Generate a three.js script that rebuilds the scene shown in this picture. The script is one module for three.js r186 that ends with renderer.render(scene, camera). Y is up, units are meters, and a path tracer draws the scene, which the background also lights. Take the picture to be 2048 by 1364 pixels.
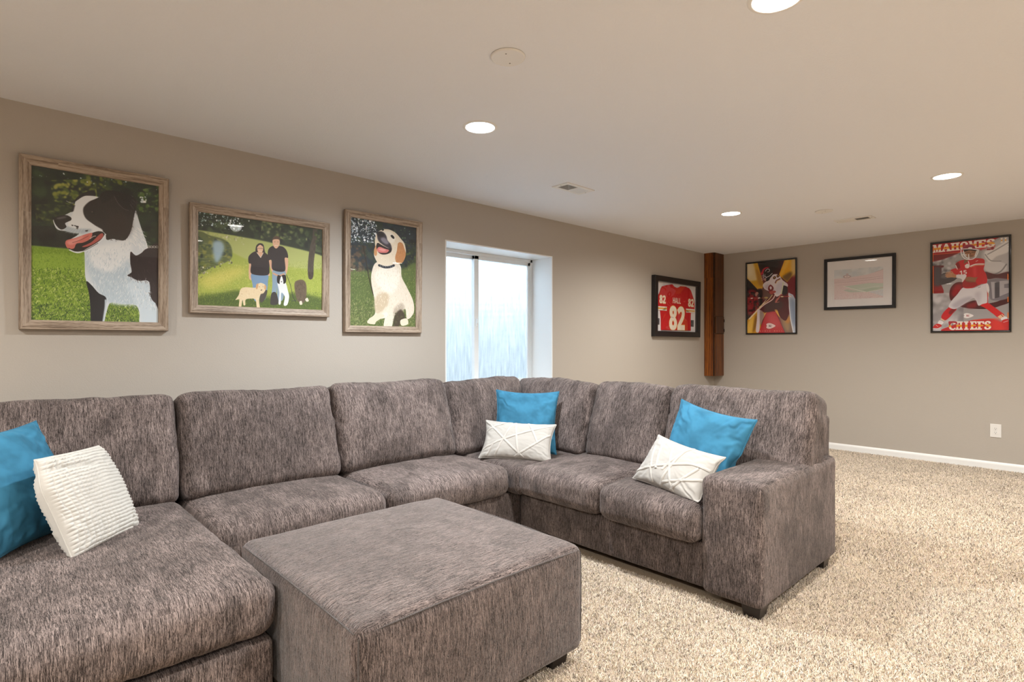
import * as THREE from 'three';
import { mergeGeometries } from 'three/addons/utils/BufferGeometryUtils.js';
import { RoundedBoxGeometry } from 'three/addons/geometries/RoundedBoxGeometry.js';
import { ImprovedNoise } from 'three/addons/math/ImprovedNoise.js';
import { RectAreaLightUniformsLib } from 'three/addons/lights/RectAreaLightUniformsLib.js';

// ---------------------------------------------------------------- camera, sky, lamps, exposure
RectAreaLightUniformsLib.init();
const scene = new THREE.Scene();
const renderer = new THREE.WebGLRenderer({ antialias: true });
renderer.toneMapping = THREE.LinearToneMapping;
renderer.toneMappingExposure = 1.08;
renderer.shadowMap.enabled = true;

const CAM_H = 1.2543, YAW = 0.815717, FOCAL = 1118.05;
const camera = new THREE.PerspectiveCamera(2 * Math.atan(682 / FOCAL) * 180 / Math.PI, 2048 / 1364, 0.05, 60);
camera.position.set(0, CAM_H, 0);
camera.lookAt(-Math.sin(YAW), CAM_H, -Math.cos(YAW));
camera.setViewOffset(2048, 1364, 0, -3.17, 2048, 1364);

const SKY = new THREE.Color(0.66, 0.84, 1.0).multiplyScalar(9.2);      // overcast daylight, reaches the room only through the window well
scene.background = SKY;
const LAMP_COLOR = new THREE.Color(1.0, 0.975, 0.915), LAMP_CANDELA = 17.5, LAMP_GLOW = 16;
const COOL_LAMP = new THREE.Color(0.88, 0.95, 1.0);                    // the bulb above the ottoman is a cooler white than the others

// ---------------------------------------------------------------- places (metres, origin on the floor under the camera)
const XA = -3.667, ZB = -7.230, XR = 3.6, ZF = 3.4, CEIL = 2.44;
const WIN = { z0: -2.709, z1: -3.988, y0: 0.82, y1: 2.088, depth: 0.33 };
const LAMPS = [];
for (const z of [-4.98, -1.98, 1.02]) for (const x of [-2.36, -0.775, 0.81, 2.4]) LAMPS.push([x, z]);

// ---------------------------------------------------------------- helpers
const perlin = new ImprovedNoise();
const fbm = (x, y, z = 0, o = 4) => { let s = 0, a = 0.5, f = 1; for (let i = 0; i < o; i++) { s += a * perlin.noise(x * f, y * f, z * f + i * 7.3); a *= 0.5; f *= 2.03; } return s; };
let rs = 12345;
const rnd = () => { rs = (rs + 0x6d2b79f5) | 0; let t = Math.imul(rs ^ (rs >>> 15), 1 | rs); t = (t + Math.imul(t ^ (t >>> 7), 61 | t)) ^ t; return ((t ^ (t >>> 14)) >>> 0) / 4294967296; };
const seed = (n) => { rs = n; };
const rr = (a, b) => a + (b - a) * rnd();
const sst = (a, b, x) => { const t = Math.min(1, Math.max(0, (x - a) / (b - a))); return t * t * (3 - 2 * t); };
const rad = (d) => d * Math.PI / 180;

const used = new Map();
function numbered(name) { const n = used.get(name) ?? 0; used.set(name, n + 1); return n ? `${name}_${String(n).padStart(3, '0')}` : name; }
function thing(name, label, category, pos = [0, 0, 0], group) {
  const o = new THREE.Group(); o.name = numbered(name); o.position.set(...pos);
  o.userData = { label, category }; if (group) o.userData.group = group;
  scene.add(o); return o;
}
function part(name, geo, mat, parent, data) {
  const m = new THREE.Mesh(geo, mat); m.name = name; m.castShadow = m.receiveShadow = true;
  if (data) Object.assign(m.userData, data);
  parent.add(m); return m;
}
function struct(name, geo, mat) { const m = part(name, geo, mat, scene, { kind: 'structure' }); return m; }
function structGroup(name, pos = [0, 0, 0]) { const o = new THREE.Group(); o.name = name; o.userData.kind = 'structure'; o.position.set(...pos); scene.add(o); return o; }
const box = (x0, x1, y0, y1, z0, z1) => { const g = new THREE.BoxGeometry(Math.abs(x1 - x0), Math.abs(y1 - y0), Math.abs(z1 - z0)); g.translate((x0 + x1) / 2, (y0 + y1) / 2, (z0 + z1) / 2); return g; };
const rbox = (x0, x1, y0, y1, z0, z1, r = 0.004, s = 2) => { const w = Math.abs(x1 - x0), h = Math.abs(y1 - y0), d = Math.abs(z1 - z0); const g = new RoundedBoxGeometry(w, h, d, s, Math.min(r, w / 2.01, h / 2.01, d / 2.01)); g.translate((x0 + x1) / 2, (y0 + y1) / 2, (z0 + z1) / 2); return g; };
const merge = (list) => mergeGeometries(list.map((g) => { const n = g.index ? g.toNonIndexed() : g; for (const k of Object.keys(n.attributes)) if (!['position', 'normal', 'uv'].includes(k)) n.deleteAttribute(k); return n; }));
// planar uv in metres by the face's main direction
function metreUV(g, s = 1) {
  const p = g.attributes.position, n = g.attributes.normal, uv = new Float32Array(p.count * 2);
  for (let i = 0; i < p.count; i++) {
    const ax = Math.abs(n.getX(i)), ay = Math.abs(n.getY(i)), az = Math.abs(n.getZ(i));
    const a = ax > ay && ax > az ? [p.getZ(i), p.getY(i)] : ay > az ? [p.getX(i), p.getZ(i)] : [p.getX(i), p.getY(i)];
    uv[i * 2] = a[0] / s; uv[i * 2 + 1] = a[1] / s;
  }
  g.setAttribute('uv', new THREE.BufferAttribute(uv, 2)); return g;
}
// normals averaged over vertices that share a place
function smooth(g) {
  g.computeVertexNormals();
  const p = g.attributes.position, n = g.attributes.normal, map = new Map();
  for (let i = 0; i < p.count; i++) {
    const k = Math.round(p.getX(i) * 2e5) + ',' + Math.round(p.getY(i) * 2e5) + ',' + Math.round(p.getZ(i) * 2e5);
    let e = map.get(k); if (!e) map.set(k, e = [0, 0, 0, []]);
    e[0] += n.getX(i); e[1] += n.getY(i); e[2] += n.getZ(i); e[3].push(i);
  }
  for (const e of map.values()) { const l = Math.hypot(e[0], e[1], e[2]) || 1; for (const i of e[3]) n.setXYZ(i, e[0] / l, e[1] / l, e[2] / l); }
  return g;
}
function pixelTexture(w, h, f, srgb = true) {
  const d = new Uint8Array(w * h * 4);
  for (let y = 0; y < h; y++) for (let x = 0; x < w; x++) { const c = f(x, y), o = (y * w + x) * 4; d[o] = c[0]; d[o + 1] = c[1]; d[o + 2] = c[2]; d[o + 3] = 255; }
  const t = new THREE.DataTexture(d, w, h); t.wrapS = t.wrapT = THREE.RepeatWrapping; t.magFilter = THREE.LinearFilter; t.minFilter = THREE.LinearMipmapLinearFilter; t.generateMipmaps = true;
  if (srgb) t.colorSpace = THREE.SRGBColorSpace; t.needsUpdate = true; return t;
}
const clamp8 = (v) => Math.max(0, Math.min(255, v | 0));

// ---------------------------------------------------------------- materials
const std = (o) => new THREE.MeshStandardMaterial(o);
const peel = pixelTexture(256, 256, (x, y) => { const a = (x / 256) * 2 * Math.PI, b = (y / 256) * 2 * Math.PI; const v = 128 + 150 * fbm(Math.cos(a) * 5 + 9, Math.sin(a) * 5 + Math.cos(b) * 5, Math.sin(b) * 5, 3); return [clamp8(v), clamp8(v), clamp8(v)]; }, false);
const peelAt = (s) => { const t = peel.clone(); t.repeat.set(s, s); t.needsUpdate = true; return t; };
const M = {};
M.wall = std({ color: new THREE.Color().setRGB(0.46, 0.415, 0.365), roughness: 0.55, bumpMap: peelAt(5), bumpScale: 0.0006 });
M.ceiling = std({ color: new THREE.Color().setRGB(0.82, 0.83, 0.865), roughness: 0.9, bumpMap: peelAt(4), bumpScale: 0.0012 });
M.trim = std({ color: new THREE.Color().setRGB(0.86, 0.86, 0.85), roughness: 0.35 });
M.vinyl = std({ color: new THREE.Color().setRGB(0.83, 0.85, 0.86), roughness: 0.3 });
M.plate = std({ color: new THREE.Color().setRGB(0.80, 0.78, 0.75), roughness: 0.5 });
M.screw = std({ color: new THREE.Color().setRGB(0.22, 0.21, 0.20), roughness: 0.4, metalness: 0.6 });
M.dark = std({ color: new THREE.Color().setRGB(0.012, 0.011, 0.01), roughness: 0.8 });
M.espresso = std({ color: new THREE.Color().setRGB(0.018, 0.013, 0.011), roughness: 0.35 });
M.blackWood = std({ color: new THREE.Color().setRGB(0.010, 0.008, 0.009), roughness: 0.28 });
M.blackGloss = new THREE.MeshPhysicalMaterial({ color: new THREE.Color().setRGB(0.006, 0.006, 0.007), roughness: 0.18, clearcoat: 0.6, clearcoatRoughness: 0.08 });
M.glass = new THREE.MeshPhysicalMaterial({ color: 0xffffff, roughness: 0.0, transmission: 1, thickness: 0, ior: 1.5 });
M.mat = std({ color: new THREE.Color().setRGB(0.78, 0.76, 0.77), roughness: 0.9 });

// chenille: short vertical slubs, dark gaps between light yarns
seed(77);
const CH = 1024, chenH = new Float32Array(CH * CH).fill(0.55);
for (let k = 0; k < 64000; k++) {
  const x = (rnd() * CH) | 0, y = (rnd() * CH) | 0, l = (6 + Math.pow(rnd(), 2) * 52) | 0, v = rnd() < 0.5 ? rr(-0.42, -0.10) : rr(0.06, 0.28), wd = rnd() < 0.25 ? 2 : 1; let xx = x;
  for (let i = 0; i < l; i++) { if (rnd() < 0.10) xx += rnd() < 0.5 ? 1 : -1; for (let j = 0; j < wd; j++) { const o = ((y + i) % CH) * CH + ((xx + j + CH) % CH); chenH[o] = chenH[o] * 0.55 + (0.55 + v) * 0.45 + v * 0.25; } }
}
const chenColor = pixelTexture(CH, CH, (x, y) => { const v = Math.max(0, Math.min(1, chenH[y * CH + x])), t = v * v * (3 - 2 * v), n = (perlin.noise(x * 0.7, y * 0.12, 3) + 1) * 0.5; return [clamp8(20 + t * 138 + n * 14), clamp8(15 + t * 127 + n * 14), clamp8(14 + t * 123 + n * 14)]; });
const chenBump = pixelTexture(CH, CH, (x, y) => { const v = clamp8(chenH[y * CH + x] * 255); return [v, v, v]; }, false);
const chenMat = (turn) => {
  const c = chenColor.clone(), b = chenBump.clone();
  for (const t of [c, b]) { t.repeat.set(1 / 0.72, 1 / 0.72); t.rotation = turn; t.needsUpdate = true; }
  return new THREE.MeshPhysicalMaterial({ map: c, bumpMap: b, bumpScale: 0.003, roughness: 0.85, vertexColors: true, sheen: 1, sheenColor: new THREE.Color().setRGB(0.34, 0.325, 0.32), sheenRoughness: 0.5, specularIntensity: 0.4 });
};
M.chenille = chenMat(0);
M.chenilleLit = chenMat(0); M.chenilleLit.color.setRGB(0.88, 0.87, 0.87); M.chenilleLit.sheenColor.setRGB(0.85, 0.83, 0.83); M.chenilleLit.sheenRoughness = 0.6;   // the ottoman: sofa cloth with sheen raised to imitate lamplight on its top
M.velvet = new THREE.MeshPhysicalMaterial({ color: new THREE.Color().setRGB(0.042, 0.178, 0.295), roughness: 0.8, vertexColors: true, sheen: 1, sheenColor: new THREE.Color().setRGB(0.30, 0.55, 0.68), sheenRoughness: 0.5, specularIntensity: 0.3 });
M.knit = new THREE.MeshPhysicalMaterial({ color: new THREE.Color().setRGB(0.56, 0.54, 0.505), roughness: 0.95, sheen: 0.5, sheenColor: new THREE.Color(1, 0.97, 0.9) });
M.linen = std({ color: new THREE.Color().setRGB(0.46, 0.435, 0.405), roughness: 0.9, bumpMap: (() => { const t = pixelTexture(128, 128, (x, y) => { const v = 128 + 60 * Math.sin(x * Math.PI / 2) * Math.cos(y * Math.PI / 2) + rr(-25, 25); return [v, v, v]; }, false); t.repeat.set(7, 7); return t; })(), bumpScale: 0.0005 });
M.strip = std({ color: new THREE.Color().setRGB(0.54, 0.51, 0.475), roughness: 0.95 });

// wood for frames (weathered grey brown) and for the corner box (stained, red brown)
function woodTexture(w, h, base, dark, light, s) {
  seed(s); const hgt = new Float32Array(w * h);
  for (let y = 0; y < h; y++) for (let x = 0; x < w; x++) {
    const wob = fbm(x * 0.006, y * 0.02, s, 3) * 10;
    hgt[y * w + x] = fbm(x * 0.004 + s, (y + wob) * 0.14, 1.5, 4) * 1.2 + fbm(x * 0.03, y * 0.55, s * 2, 2) * 0.9;
  }
  return pixelTexture(w, h, (x, y) => { const v = hgt[y * w + x], t = sst(-0.55, 0.55, v); const c = [0, 1, 2].map((i) => (t < 0.45 ? dark[i] + (base[i] - dark[i]) * (t / 0.45) : base[i] + (light[i] - base[i]) * ((t - 0.45) / 0.55))); return c.map(clamp8); });
}
M.greyWood = std({ map: woodTexture(1024, 128, [160, 142, 124], [118, 100, 84], [182, 165, 148], 5), roughness: 0.55 });
M.greyWoodEdge = std({ color: new THREE.Color().setRGB(0.035, 0.026, 0.02), roughness: 0.6 });
const stain = (s, k) => std({ map: woodTexture(512, 256, [128 * k, 70 * k, 22 * k], [70 * k, 30 * k, 10 * k], [158 * k, 92 * k, 32 * k], s), roughness: 0.35 });

// ---------------------------------------------------------------- room shell
{
  const T = 0.33;
  const sh = new THREE.Shape(); // in (z, y)
  sh.moveTo(ZB - 0.2, -0.15); sh.lineTo(ZF + 0.2, -0.15); sh.lineTo(ZF + 0.2, CEIL + 0.15); sh.lineTo(ZB - 0.2, CEIL + 0.15); sh.closePath();
  const ho = new THREE.Path(); ho.moveTo(WIN.z0, WIN.y0); ho.lineTo(WIN.z1, WIN.y0); ho.lineTo(WIN.z1, WIN.y1); ho.lineTo(WIN.z0, WIN.y1); ho.closePath(); sh.holes.push(ho);
  const g = new THREE.ExtrudeGeometry(sh, { depth: T, bevelEnabled: false });
  g.rotateY(-Math.PI / 2); g.translate(XA, 0, 0);   // shape x -> world z, extrusion goes to -x
  struct('wall_left', metreUV(g), M.wall);
  struct('wall_back', metreUV(box(XA, XR + 0.2, -0.15, CEIL + 0.15, ZB - 0.2, ZB)), M.wall);
  struct('wall_right', metreUV(box(XR, XR + 0.2, -0.15, CEIL + 0.15, ZB, ZF)), M.wall);
  struct('wall_front', metreUV(box(XA, XR + 0.2, -0.15, CEIL + 0.15, ZF, ZF + 0.2)), M.wall);
  struct('ceiling', metreUV(box(XA, XR, CEIL, CEIL + 0.15, ZB, ZF)), M.ceiling);
  // baseboards: moulded profile
  const prof = [[0, 0], [0.014, 0], [0.014, 0.058], [0.011, 0.070], [0.008, 0.076], [0.006, 0.080], [0, 0.081]];
  const board = (len) => { const s = new THREE.Shape(prof.map((p) => new THREE.Vector2(p[0], p[1]))); return new THREE.ExtrudeGeometry(s, { depth: len, bevelEnabled: false }); };
  const place = (name, len, x, z, ry) => { const m = struct(name, board(len), M.trim); m.position.set(x, 0, z); m.rotation.y = ry; };
  place('baseboard_left', ZF - ZB, XA, ZB, 0);
  place('baseboard_back', XR - XA - 0.014, XR, ZB, -Math.PI / 2);
  place('baseboard_right', ZF - ZB - 0.014, XR, ZF, Math.PI);
  place('baseboard_front', XR - XA - 0.028, XA + 0.014, ZF, Math.PI / 2);
}
// carpet: backing, then the pile as real tufts where it can be seen
{
  seed(31);
  const back = pixelTexture(512, 512, (x, y) => { const a = rr(0, 1), b = (rnd() < 0.12 ? -60 : 0); const v = 150 + a * 50 + b; return [clamp8(v * 1.04), clamp8(v * 0.92), clamp8(v * 0.78)]; });
  back.repeat.set(2, 2);
  const floor = struct('floor', metreUV(box(XA, XR, -0.15, 0, ZB, ZF)), std({ map: back, roughness: 1 }));
  const tuft = (() => { // one twisted yarn end, bent over
    const g = new THREE.CylinderGeometry(0.0010, 0.0024, 0.012, 5, 2, true), p = g.attributes.position;
    for (let i = 0; i < p.count; i++) { const y = p.getY(i) + 0.006; p.setXYZ(i, p.getX(i) + y * y * 38, y, p.getZ(i)); }
    g.deleteAttribute('uv'); g.computeVertexNormals(); return g;
  })();
  const mats = [], cols = [], o = new THREE.Object3D(), c = new THREE.Color();
  const clear = (x, z) => !(x < -1.10 && z < -2.56 && z > -3.56) && !(x < -1.48 && x > -2.3 && z < -0.80 && z > -1.62) && !(x < -2.66);
  const lay = (x0, x1, z0, z1, gap, scale) => {
    for (let x = x0; x < x1; x += gap) for (let z = z0; z < z1; z += gap) {
      const px = x + rr(-0.6, 0.6) * gap, pz = z + rr(-0.6, 0.6) * gap; if (!clear(px, pz)) continue;
      o.position.set(px, -0.001, pz); o.rotation.set(rr(-0.5, 0.5), rr(0, 6.28), rr(-0.7, 0.35)); const s = scale * rr(0.75, 1.25); o.scale.set(s, s * rr(0.8, 1.2), s); o.updateMatrix();
      mats.push(...o.matrix.elements);
      const k = rnd(), patch = fbm(px * 2.2, pz * 2.2, 4, 3) * 0.25; let v = 0.70 + rr(-0.10, 0.14) + patch * 0.5;
      if (k < 0.16) v *= rr(0.28, 0.6);
      c.setRGB(v * 1.0, v * rr(0.83, 0.89), v * rr(0.66, 0.75)); cols.push(c.r, c.g, c.b);
    }
  };
  lay(-2.66, 0.35, -3.6, -1.35, 0.0051, 0.95);
  lay(-2.66, 0.6, ZB + 0.016, -3.6, 0.0074, 1.15);
  const n = mats.length / 16;
  const pile = new THREE.InstancedMesh(tuft, std({ color: 0xffffff, roughness: 1, side: THREE.DoubleSide }), n);
  pile.instanceMatrix.array.set(mats); pile.instanceColor = new THREE.InstancedBufferAttribute(new Float32Array(cols), 3);
  pile.name = 'carpet_pile'; pile.userData = { kind: 'stuff', label: 'beige flecked cut pile carpet' }; pile.castShadow = pile.receiveShadow = true;
  floor.add(pile);
  console.log('tufts', n);
}
// ---------------------------------------------------------------- window in the left wall, with the well outside
{
  const g = structGroup('window_1', [XA, 0, (WIN.z0 + WIN.z1) / 2]);
  const zw = (z) => z - (WIN.z0 + WIN.z1) / 2, L = zw(WIN.z0), R = zw(WIN.z1), d = WIN.depth, t = 0.010;
  const xo = -d + 0.005;
  part('jamb_panel', box(xo, 0.001, WIN.y0, WIN.y1, L - t, L), M.trim, g);
  part('jamb_panel', box(xo, 0.001, WIN.y0, WIN.y1, R, R + t), M.trim, g);
  part('head_panel', box(xo, 0.001, WIN.y1 - t, WIN.y1, L - t, R + t), M.trim, g);
  part('sill_board', rbox(xo, 0.012, WIN.y0, WIN.y0 + 0.02, L - t, R + t, 0.004), M.trim, g);
  // frame
  const y0 = WIN.y0 + 0.02, y1 = WIN.y1 - t, l = L - t, r = R + t, fx = -0.262, fb = xo + 0.012, fw = 0.030;
  const bar = (a, b, c, e, x0, x1) => rbox(x0, x1, a, b, c, e, 0.003);
  part('window_frame', merge([bar(y1 - fw, y1, l, r, fb, fx), bar(y0, y0 + fw, l, r, fb, fx), bar(y0, y1, l - fw, l, fb, fx), bar(y0, y1, r, r + fw, fb, fx)]), M.vinyl, g);
  const sash = (za, zb, xf, xb, st, mid) => { // za > zb
    const s = part('sash', merge([bar(y1 - fw - 0.034, y1 - fw + 0.002, za, zb, xb, xf), bar(y0 + fw - 0.002, y0 + fw + 0.034, za, zb, xb, xf), bar(y0 + fw, y1 - fw, za - st, za, xb, xf), bar(y0 + fw, y1 - fw, zb, zb + mid, xb, xf)]), M.vinyl, g);
    const gw = Math.abs(za - zb) - st - mid, gh = y1 - y0 - 2 * fw - 0.068;
    const pane = part('pane', new THREE.PlaneGeometry(gw + 0.006, gh + 0.006), null, s);
    pane.rotation.y = Math.PI / 2; pane.position.set((xf + xb) / 2, (y0 + y1) / 2, (za - st + zb + mid) / 2); return [s, pane, gw, gh];
  };
  const midZ = zw(-3.268);
  const [s1, p1] = sash(l - fw + 0.002, midZ - 0.012, fx - 0.040, fx - 0.062, 0.030, 0.040);
  const [s2, p2] = sash(midZ + 0.036, r + fw - 0.002, fx - 0.004, fx - 0.034, 0.052, 0.034);
  // frosted, streaked by dried water
  seed(9);
  const frost = pixelTexture(256, 512, (x, y) => {
    const run = fbm(x * 0.11, y * 0.010, 2, 3), sp = fbm(x * 0.3, y * 0.3, 5, 2), v = 236 + run * 42 + sp * 20;
    return [clamp8(v * 0.985), clamp8(v * 0.99), clamp8(v)];
  });
  const rough = pixelTexture(256, 512, (x, y) => { const v = 206 + fbm(x * 0.11, y * 0.012, 8, 3) * 70 + fbm(x * 0.4, y * 0.4, 1, 2) * 30; return [clamp8(v), clamp8(v), clamp8(v)]; }, false);
  const pm = new THREE.MeshPhysicalMaterial({ map: frost, roughness: 0.92, roughnessMap: rough, transmission: 1, thickness: 0, ior: 1.45 });
  p1.material = p2.material = pm;
  // latch on the meeting stile
  const ly = 1.437, lx = fx - 0.004;
  const latch = part('latch', merge([rbox(lx, lx + 0.008, ly - 0.035, ly + 0.035, midZ + 0.002, midZ + 0.020, 0.003), rbox(lx + 0.006, lx + 0.022, ly - 0.008, ly + 0.034, midZ + 0.007, midZ + 0.016, 0.004)]), M.vinyl, g);
  // well: pale corrugated half round liner, open to the sky
  const seg = 120, rows = 90, cz = 0, wr = 0.86, top = 2.62, bot = 0.55, pos = [], idx = [];
  for (let j = 0; j <= rows; j++) for (let i = 0; i <= seg; i++) {
    const a = Math.PI * i / seg, y = bot + (top - bot) * j / rows, rad2 = wr + 0.004 * Math.sin(y * 2 * Math.PI / 0.068);
    pos.push(-d - rad2 * 1.05 * Math.sin(a), y, cz + rad2 * Math.cos(a));
  }
  for (let j = 0; j < rows; j++) for (let i = 0; i < seg; i++) { const a = j * (seg + 1) + i, b = a + 1, c = a + seg + 1, e = c + 1; idx.push(a, b, c, b, e, c); }
  const wg = new THREE.BufferGeometry(); wg.setAttribute('position', new THREE.Float32BufferAttribute(pos, 3)); wg.setIndex(idx); wg.computeVertexNormals();
  const galv = std({ color: new THREE.Color().setRGB(0.72, 0.75, 0.76), roughness: 0.6, side: THREE.DoubleSide });
  part('well_liner', wg, galv, g);
  const bed = new THREE.CircleGeometry(wr, 40, 0, Math.PI); bed.rotateX(-Math.PI / 2); bed.rotateY(Math.PI / 2); bed.translate(-d, bot + 0.01, 0);
  part('gravel_bed', bed, std({ color: new THREE.Color().setRGB(0.55, 0.54, 0.52), roughness: 1 }), g);
}
// ---------------------------------------------------------------- recessed lamps, cover plates, registers, outlet
{
  const glow = std({ color: 0xffffff, emissive: LAMP_COLOR, emissiveIntensity: LAMP_GLOW, roughness: 0.6 });
  const glowCool = std({ color: 0xffffff, emissive: COOL_LAMP, emissiveIntensity: LAMP_GLOW, roughness: 0.6 });
  const trimMat = std({ color: new THREE.Color().setRGB(0.82, 0.80, 0.77), roughness: 0.5 });
  const ring = new THREE.LatheGeometry([[0.079, 0.0], [0.079, -0.004], [0.083, -0.006], [0.093, -0.004], [0.096, 0]].map((p) => new THREE.Vector2(p[0], p[1])), 48);
  const disc = new THREE.LatheGeometry([[0, -0.004], [0.070, -0.004], [0.0795, -0.002], [0.0795, 0], [0, 0]].map((p) => new THREE.Vector2(p[0], p[1])), 48);
  const where = { '0': 'far row beside the wooden corner box, above the sofa return', '1': 'far row in front of the framed red posters', '4': 'centre left, between the cover plate and the photo wall', '5': 'at the top edge of the photograph' };
  LAMPS.forEach(([x, z], i) => {
    const t = thing('recessed_light', where[i] ? `round lit ceiling light, ${where[i]}` : 'round lit ceiling light outside the view of the photograph', 'ceiling light', [x, CEIL, z], where[i] ? 'recessed ceiling lights' : 'recessed ceiling lights out of view');
    part('trim_ring', ring, trimMat, t); part('diffuser', disc, i === 4 ? glowCool : glow, t, { label: 'glowing white lens' });
    const cool = i === 4, C = cool ? COOL_LAMP : LAMP_COLOR, L = new THREE.SpotLight(C, LAMP_CANDELA * (cool ? 1.45 : 1), 0, rad(83), 0.6); L.position.set(x, CEIL - 0.008, z); L.target.position.set(x, 0, z); L.shadow.radius = 3; L.castShadow = true; L.name = 'lamp'; scene.add(L, L.target);
  });
  const plate = (x, z, r, label, tilt) => {
    const t = thing('cover_plate', label, 'ceiling plate', [x, CEIL, z], 'round blank ceiling plates');
    part('disc', new THREE.LatheGeometry([[0, -0.009], [r - 0.006, -0.009], [r - 0.002, -0.007], [r, -0.003], [r, 0], [0, 0]].map((p) => new THREE.Vector2(p[0], p[1])), 64), M.plate, t);
    for (const s of [-1, 1]) { const sc = new THREE.SphereGeometry(0.0035, 12, 8); sc.scale(1, 0.5, 1); sc.translate(s * 0.040 * Math.cos(tilt), -0.009, s * 0.040 * Math.sin(tilt)); part('screw', sc, M.screw, t); }
  };
  plate(-1.699, -1.576, 0.072, 'round white blank cover plate with two screws, on the ceiling near the camera', 0.95);
  plate(-1.744, -5.50, 0.072, 'faint round white cover plate beside the far ceiling register', 0.95);
  const register = (x, z, ry, label) => {
    const t = thing('ceiling_register', label, 'vent', [x, CEIL, z], 'white ceiling registers'); t.rotation.y = ry;
    const W = 0.315, D = 0.155, ih = 0.052, sl = [];
    const s = new THREE.Shape(); s.moveTo(-W / 2, -D / 2); s.lineTo(W / 2, -D / 2); s.lineTo(W / 2, D / 2); s.lineTo(-W / 2, D / 2); s.closePath();
    for (const c of [-1, 1]) { const h = new THREE.Path(), a = c < 0 ? -0.128 : 0.006, b = c < 0 ? -0.006 : 0.128; h.moveTo(a, -ih); h.lineTo(b, -ih); h.lineTo(b, ih); h.lineTo(a, ih); h.closePath(); s.holes.push(h); }
    const f = new THREE.ExtrudeGeometry(s, { depth: 0.005, bevelEnabled: true, bevelSize: 0.002, bevelThickness: 0.002, bevelSegments: 2 }); f.rotateX(Math.PI / 2); f.translate(0, -0.001, 0);
    part('faceplate', f, M.plate, t);
    part('duct_opening', box(-0.13, 0.13, -0.001, 0, -ih - 0.004, ih + 0.004), M.dark, t);
    const bank = (c) => { const out = []; for (let i = 0; i < 11; i++) { const b = new THREE.BoxGeometry(0.0012, 0.010, ih * 2); b.rotateZ(c * rad(52)); b.translate(c * (0.012 + i * 0.0108), -0.0055, 0); out.push(b); } return merge(out); };
    for (const c of [-1, 1]) part('louver_bank', bank(c), M.plate, t, { kind: 'stuff' });
    for (const c of [-1, 1]) { const sc = new THREE.SphereGeometry(0.004, 12, 8); sc.scale(1, 0.5, 1); sc.translate(c * 0.145, -0.008, 0); part('screw', sc, M.screw, t); }
  };
  register(-2.803, -3.287, Math.PI / 2, 'white ceiling register with two louver banks, above the window');
  register(-1.655, -6.066, 0, 'white ceiling register with dark louvers, by the far wall');
  // duplex outlet
  const o = thing('wall_outlet', 'white duplex outlet on the far wall above the baseboard', 'outlet', [-0.743, 0.388, ZB]);
  const w = 0.085, h = 0.131;
  part('cover', rbox(-w / 2, w / 2, -h / 2, h / 2, 0, 0.006, 0.003, 3), M.plate, o);
  for (const s of [-1, 1]) {
    const f = new THREE.CylinderGeometry(0.0165, 0.0165, 0.003, 32); f.rotateX(Math.PI / 2); f.scale(1, 0.86, 1); f.translate(0, s * 0.0195, 0.0065);
    const r = part('receptacle', f, M.plate, o);
    part('slots', merge([box(-0.0078, -0.0055, s * 0.0195 + 0.001, s * 0.0195 + 0.009, 0.0078, 0.0084), box(0.0055, 0.0078, s * 0.0195 + 0.001, s * 0.0195 + 0.009, 0.0078, 0.0084), box(-0.0025, 0.0025, s * 0.0195 - 0.010, s * 0.0195 - 0.005, 0.0078, 0.0084)]), M.dark, r);
  }
  const sc = new THREE.SphereGeometry(0.003, 10, 8); sc.translate(0, 0, 0.006); part('screw', sc, M.plate, o);
}
// ---------------------------------------------------------------- wooden box in the corner
{
  const o = thing('corner_box', 'stained wooden box boarding hung in the room corner below the ceiling', 'wooden box', [XA, 0.812, ZB]);
  const H = CEIL - 0.812, X = 0.143, Z = 0.265, t = 0.018;
  const uvLong = (g) => { const p = g.attributes.position, n = g.attributes.normal, uv = g.attributes.uv; for (let i = 0; i < p.count; i++) { const s = Math.abs(n.getX(i)) > 0.5 ? p.getZ(i) : p.getX(i); uv.setXY(i, p.getY(i) / 1.3, s / 0.32 + 0.1); } return g; };
  part('side_board', uvLong(rbox(0, X - t - 0.002, 0, H, Z - t, Z, 0.002)), stain(3, 1.0), o);
  part('corner_strip', uvLong(rbox(X - t - 0.001, X - 0.006, 0, H, Z - t, Z - 0.006, 0.002)), stain(8, 0.38), o);
  part('front_board', uvLong(rbox(X - t, X, 0.791, H, 0, Z - t - 0.008, 0.002)), stain(17, 0.70), o);
  part('front_board', uvLong(rbox(X - t, X, 0, 0.556, 0, Z - t - 0.008, 0.002)), stain(29, 0.85), o);
  const door = part('access_door', uvLong(rbox(X - t + 0.004, X + 0.006, 0.562, 0.788, 0.004, Z - t - 0.010, 0.002)), stain(41, 0.62), o);
  for (const y of [0.605, 0.735]) part('hinge', merge([rbox(X - 0.002, X + 0.012, y - 0.02, y + 0.02, 0.000, 0.012, 0.003)]), M.dark, door);
  part('bottom_board', uvLong(rbox(0, X - t - 0.003, 0.004, 0.02, 0, Z - t - 0.003, 0.001)), stain(13, 0.6), o);
}
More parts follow.
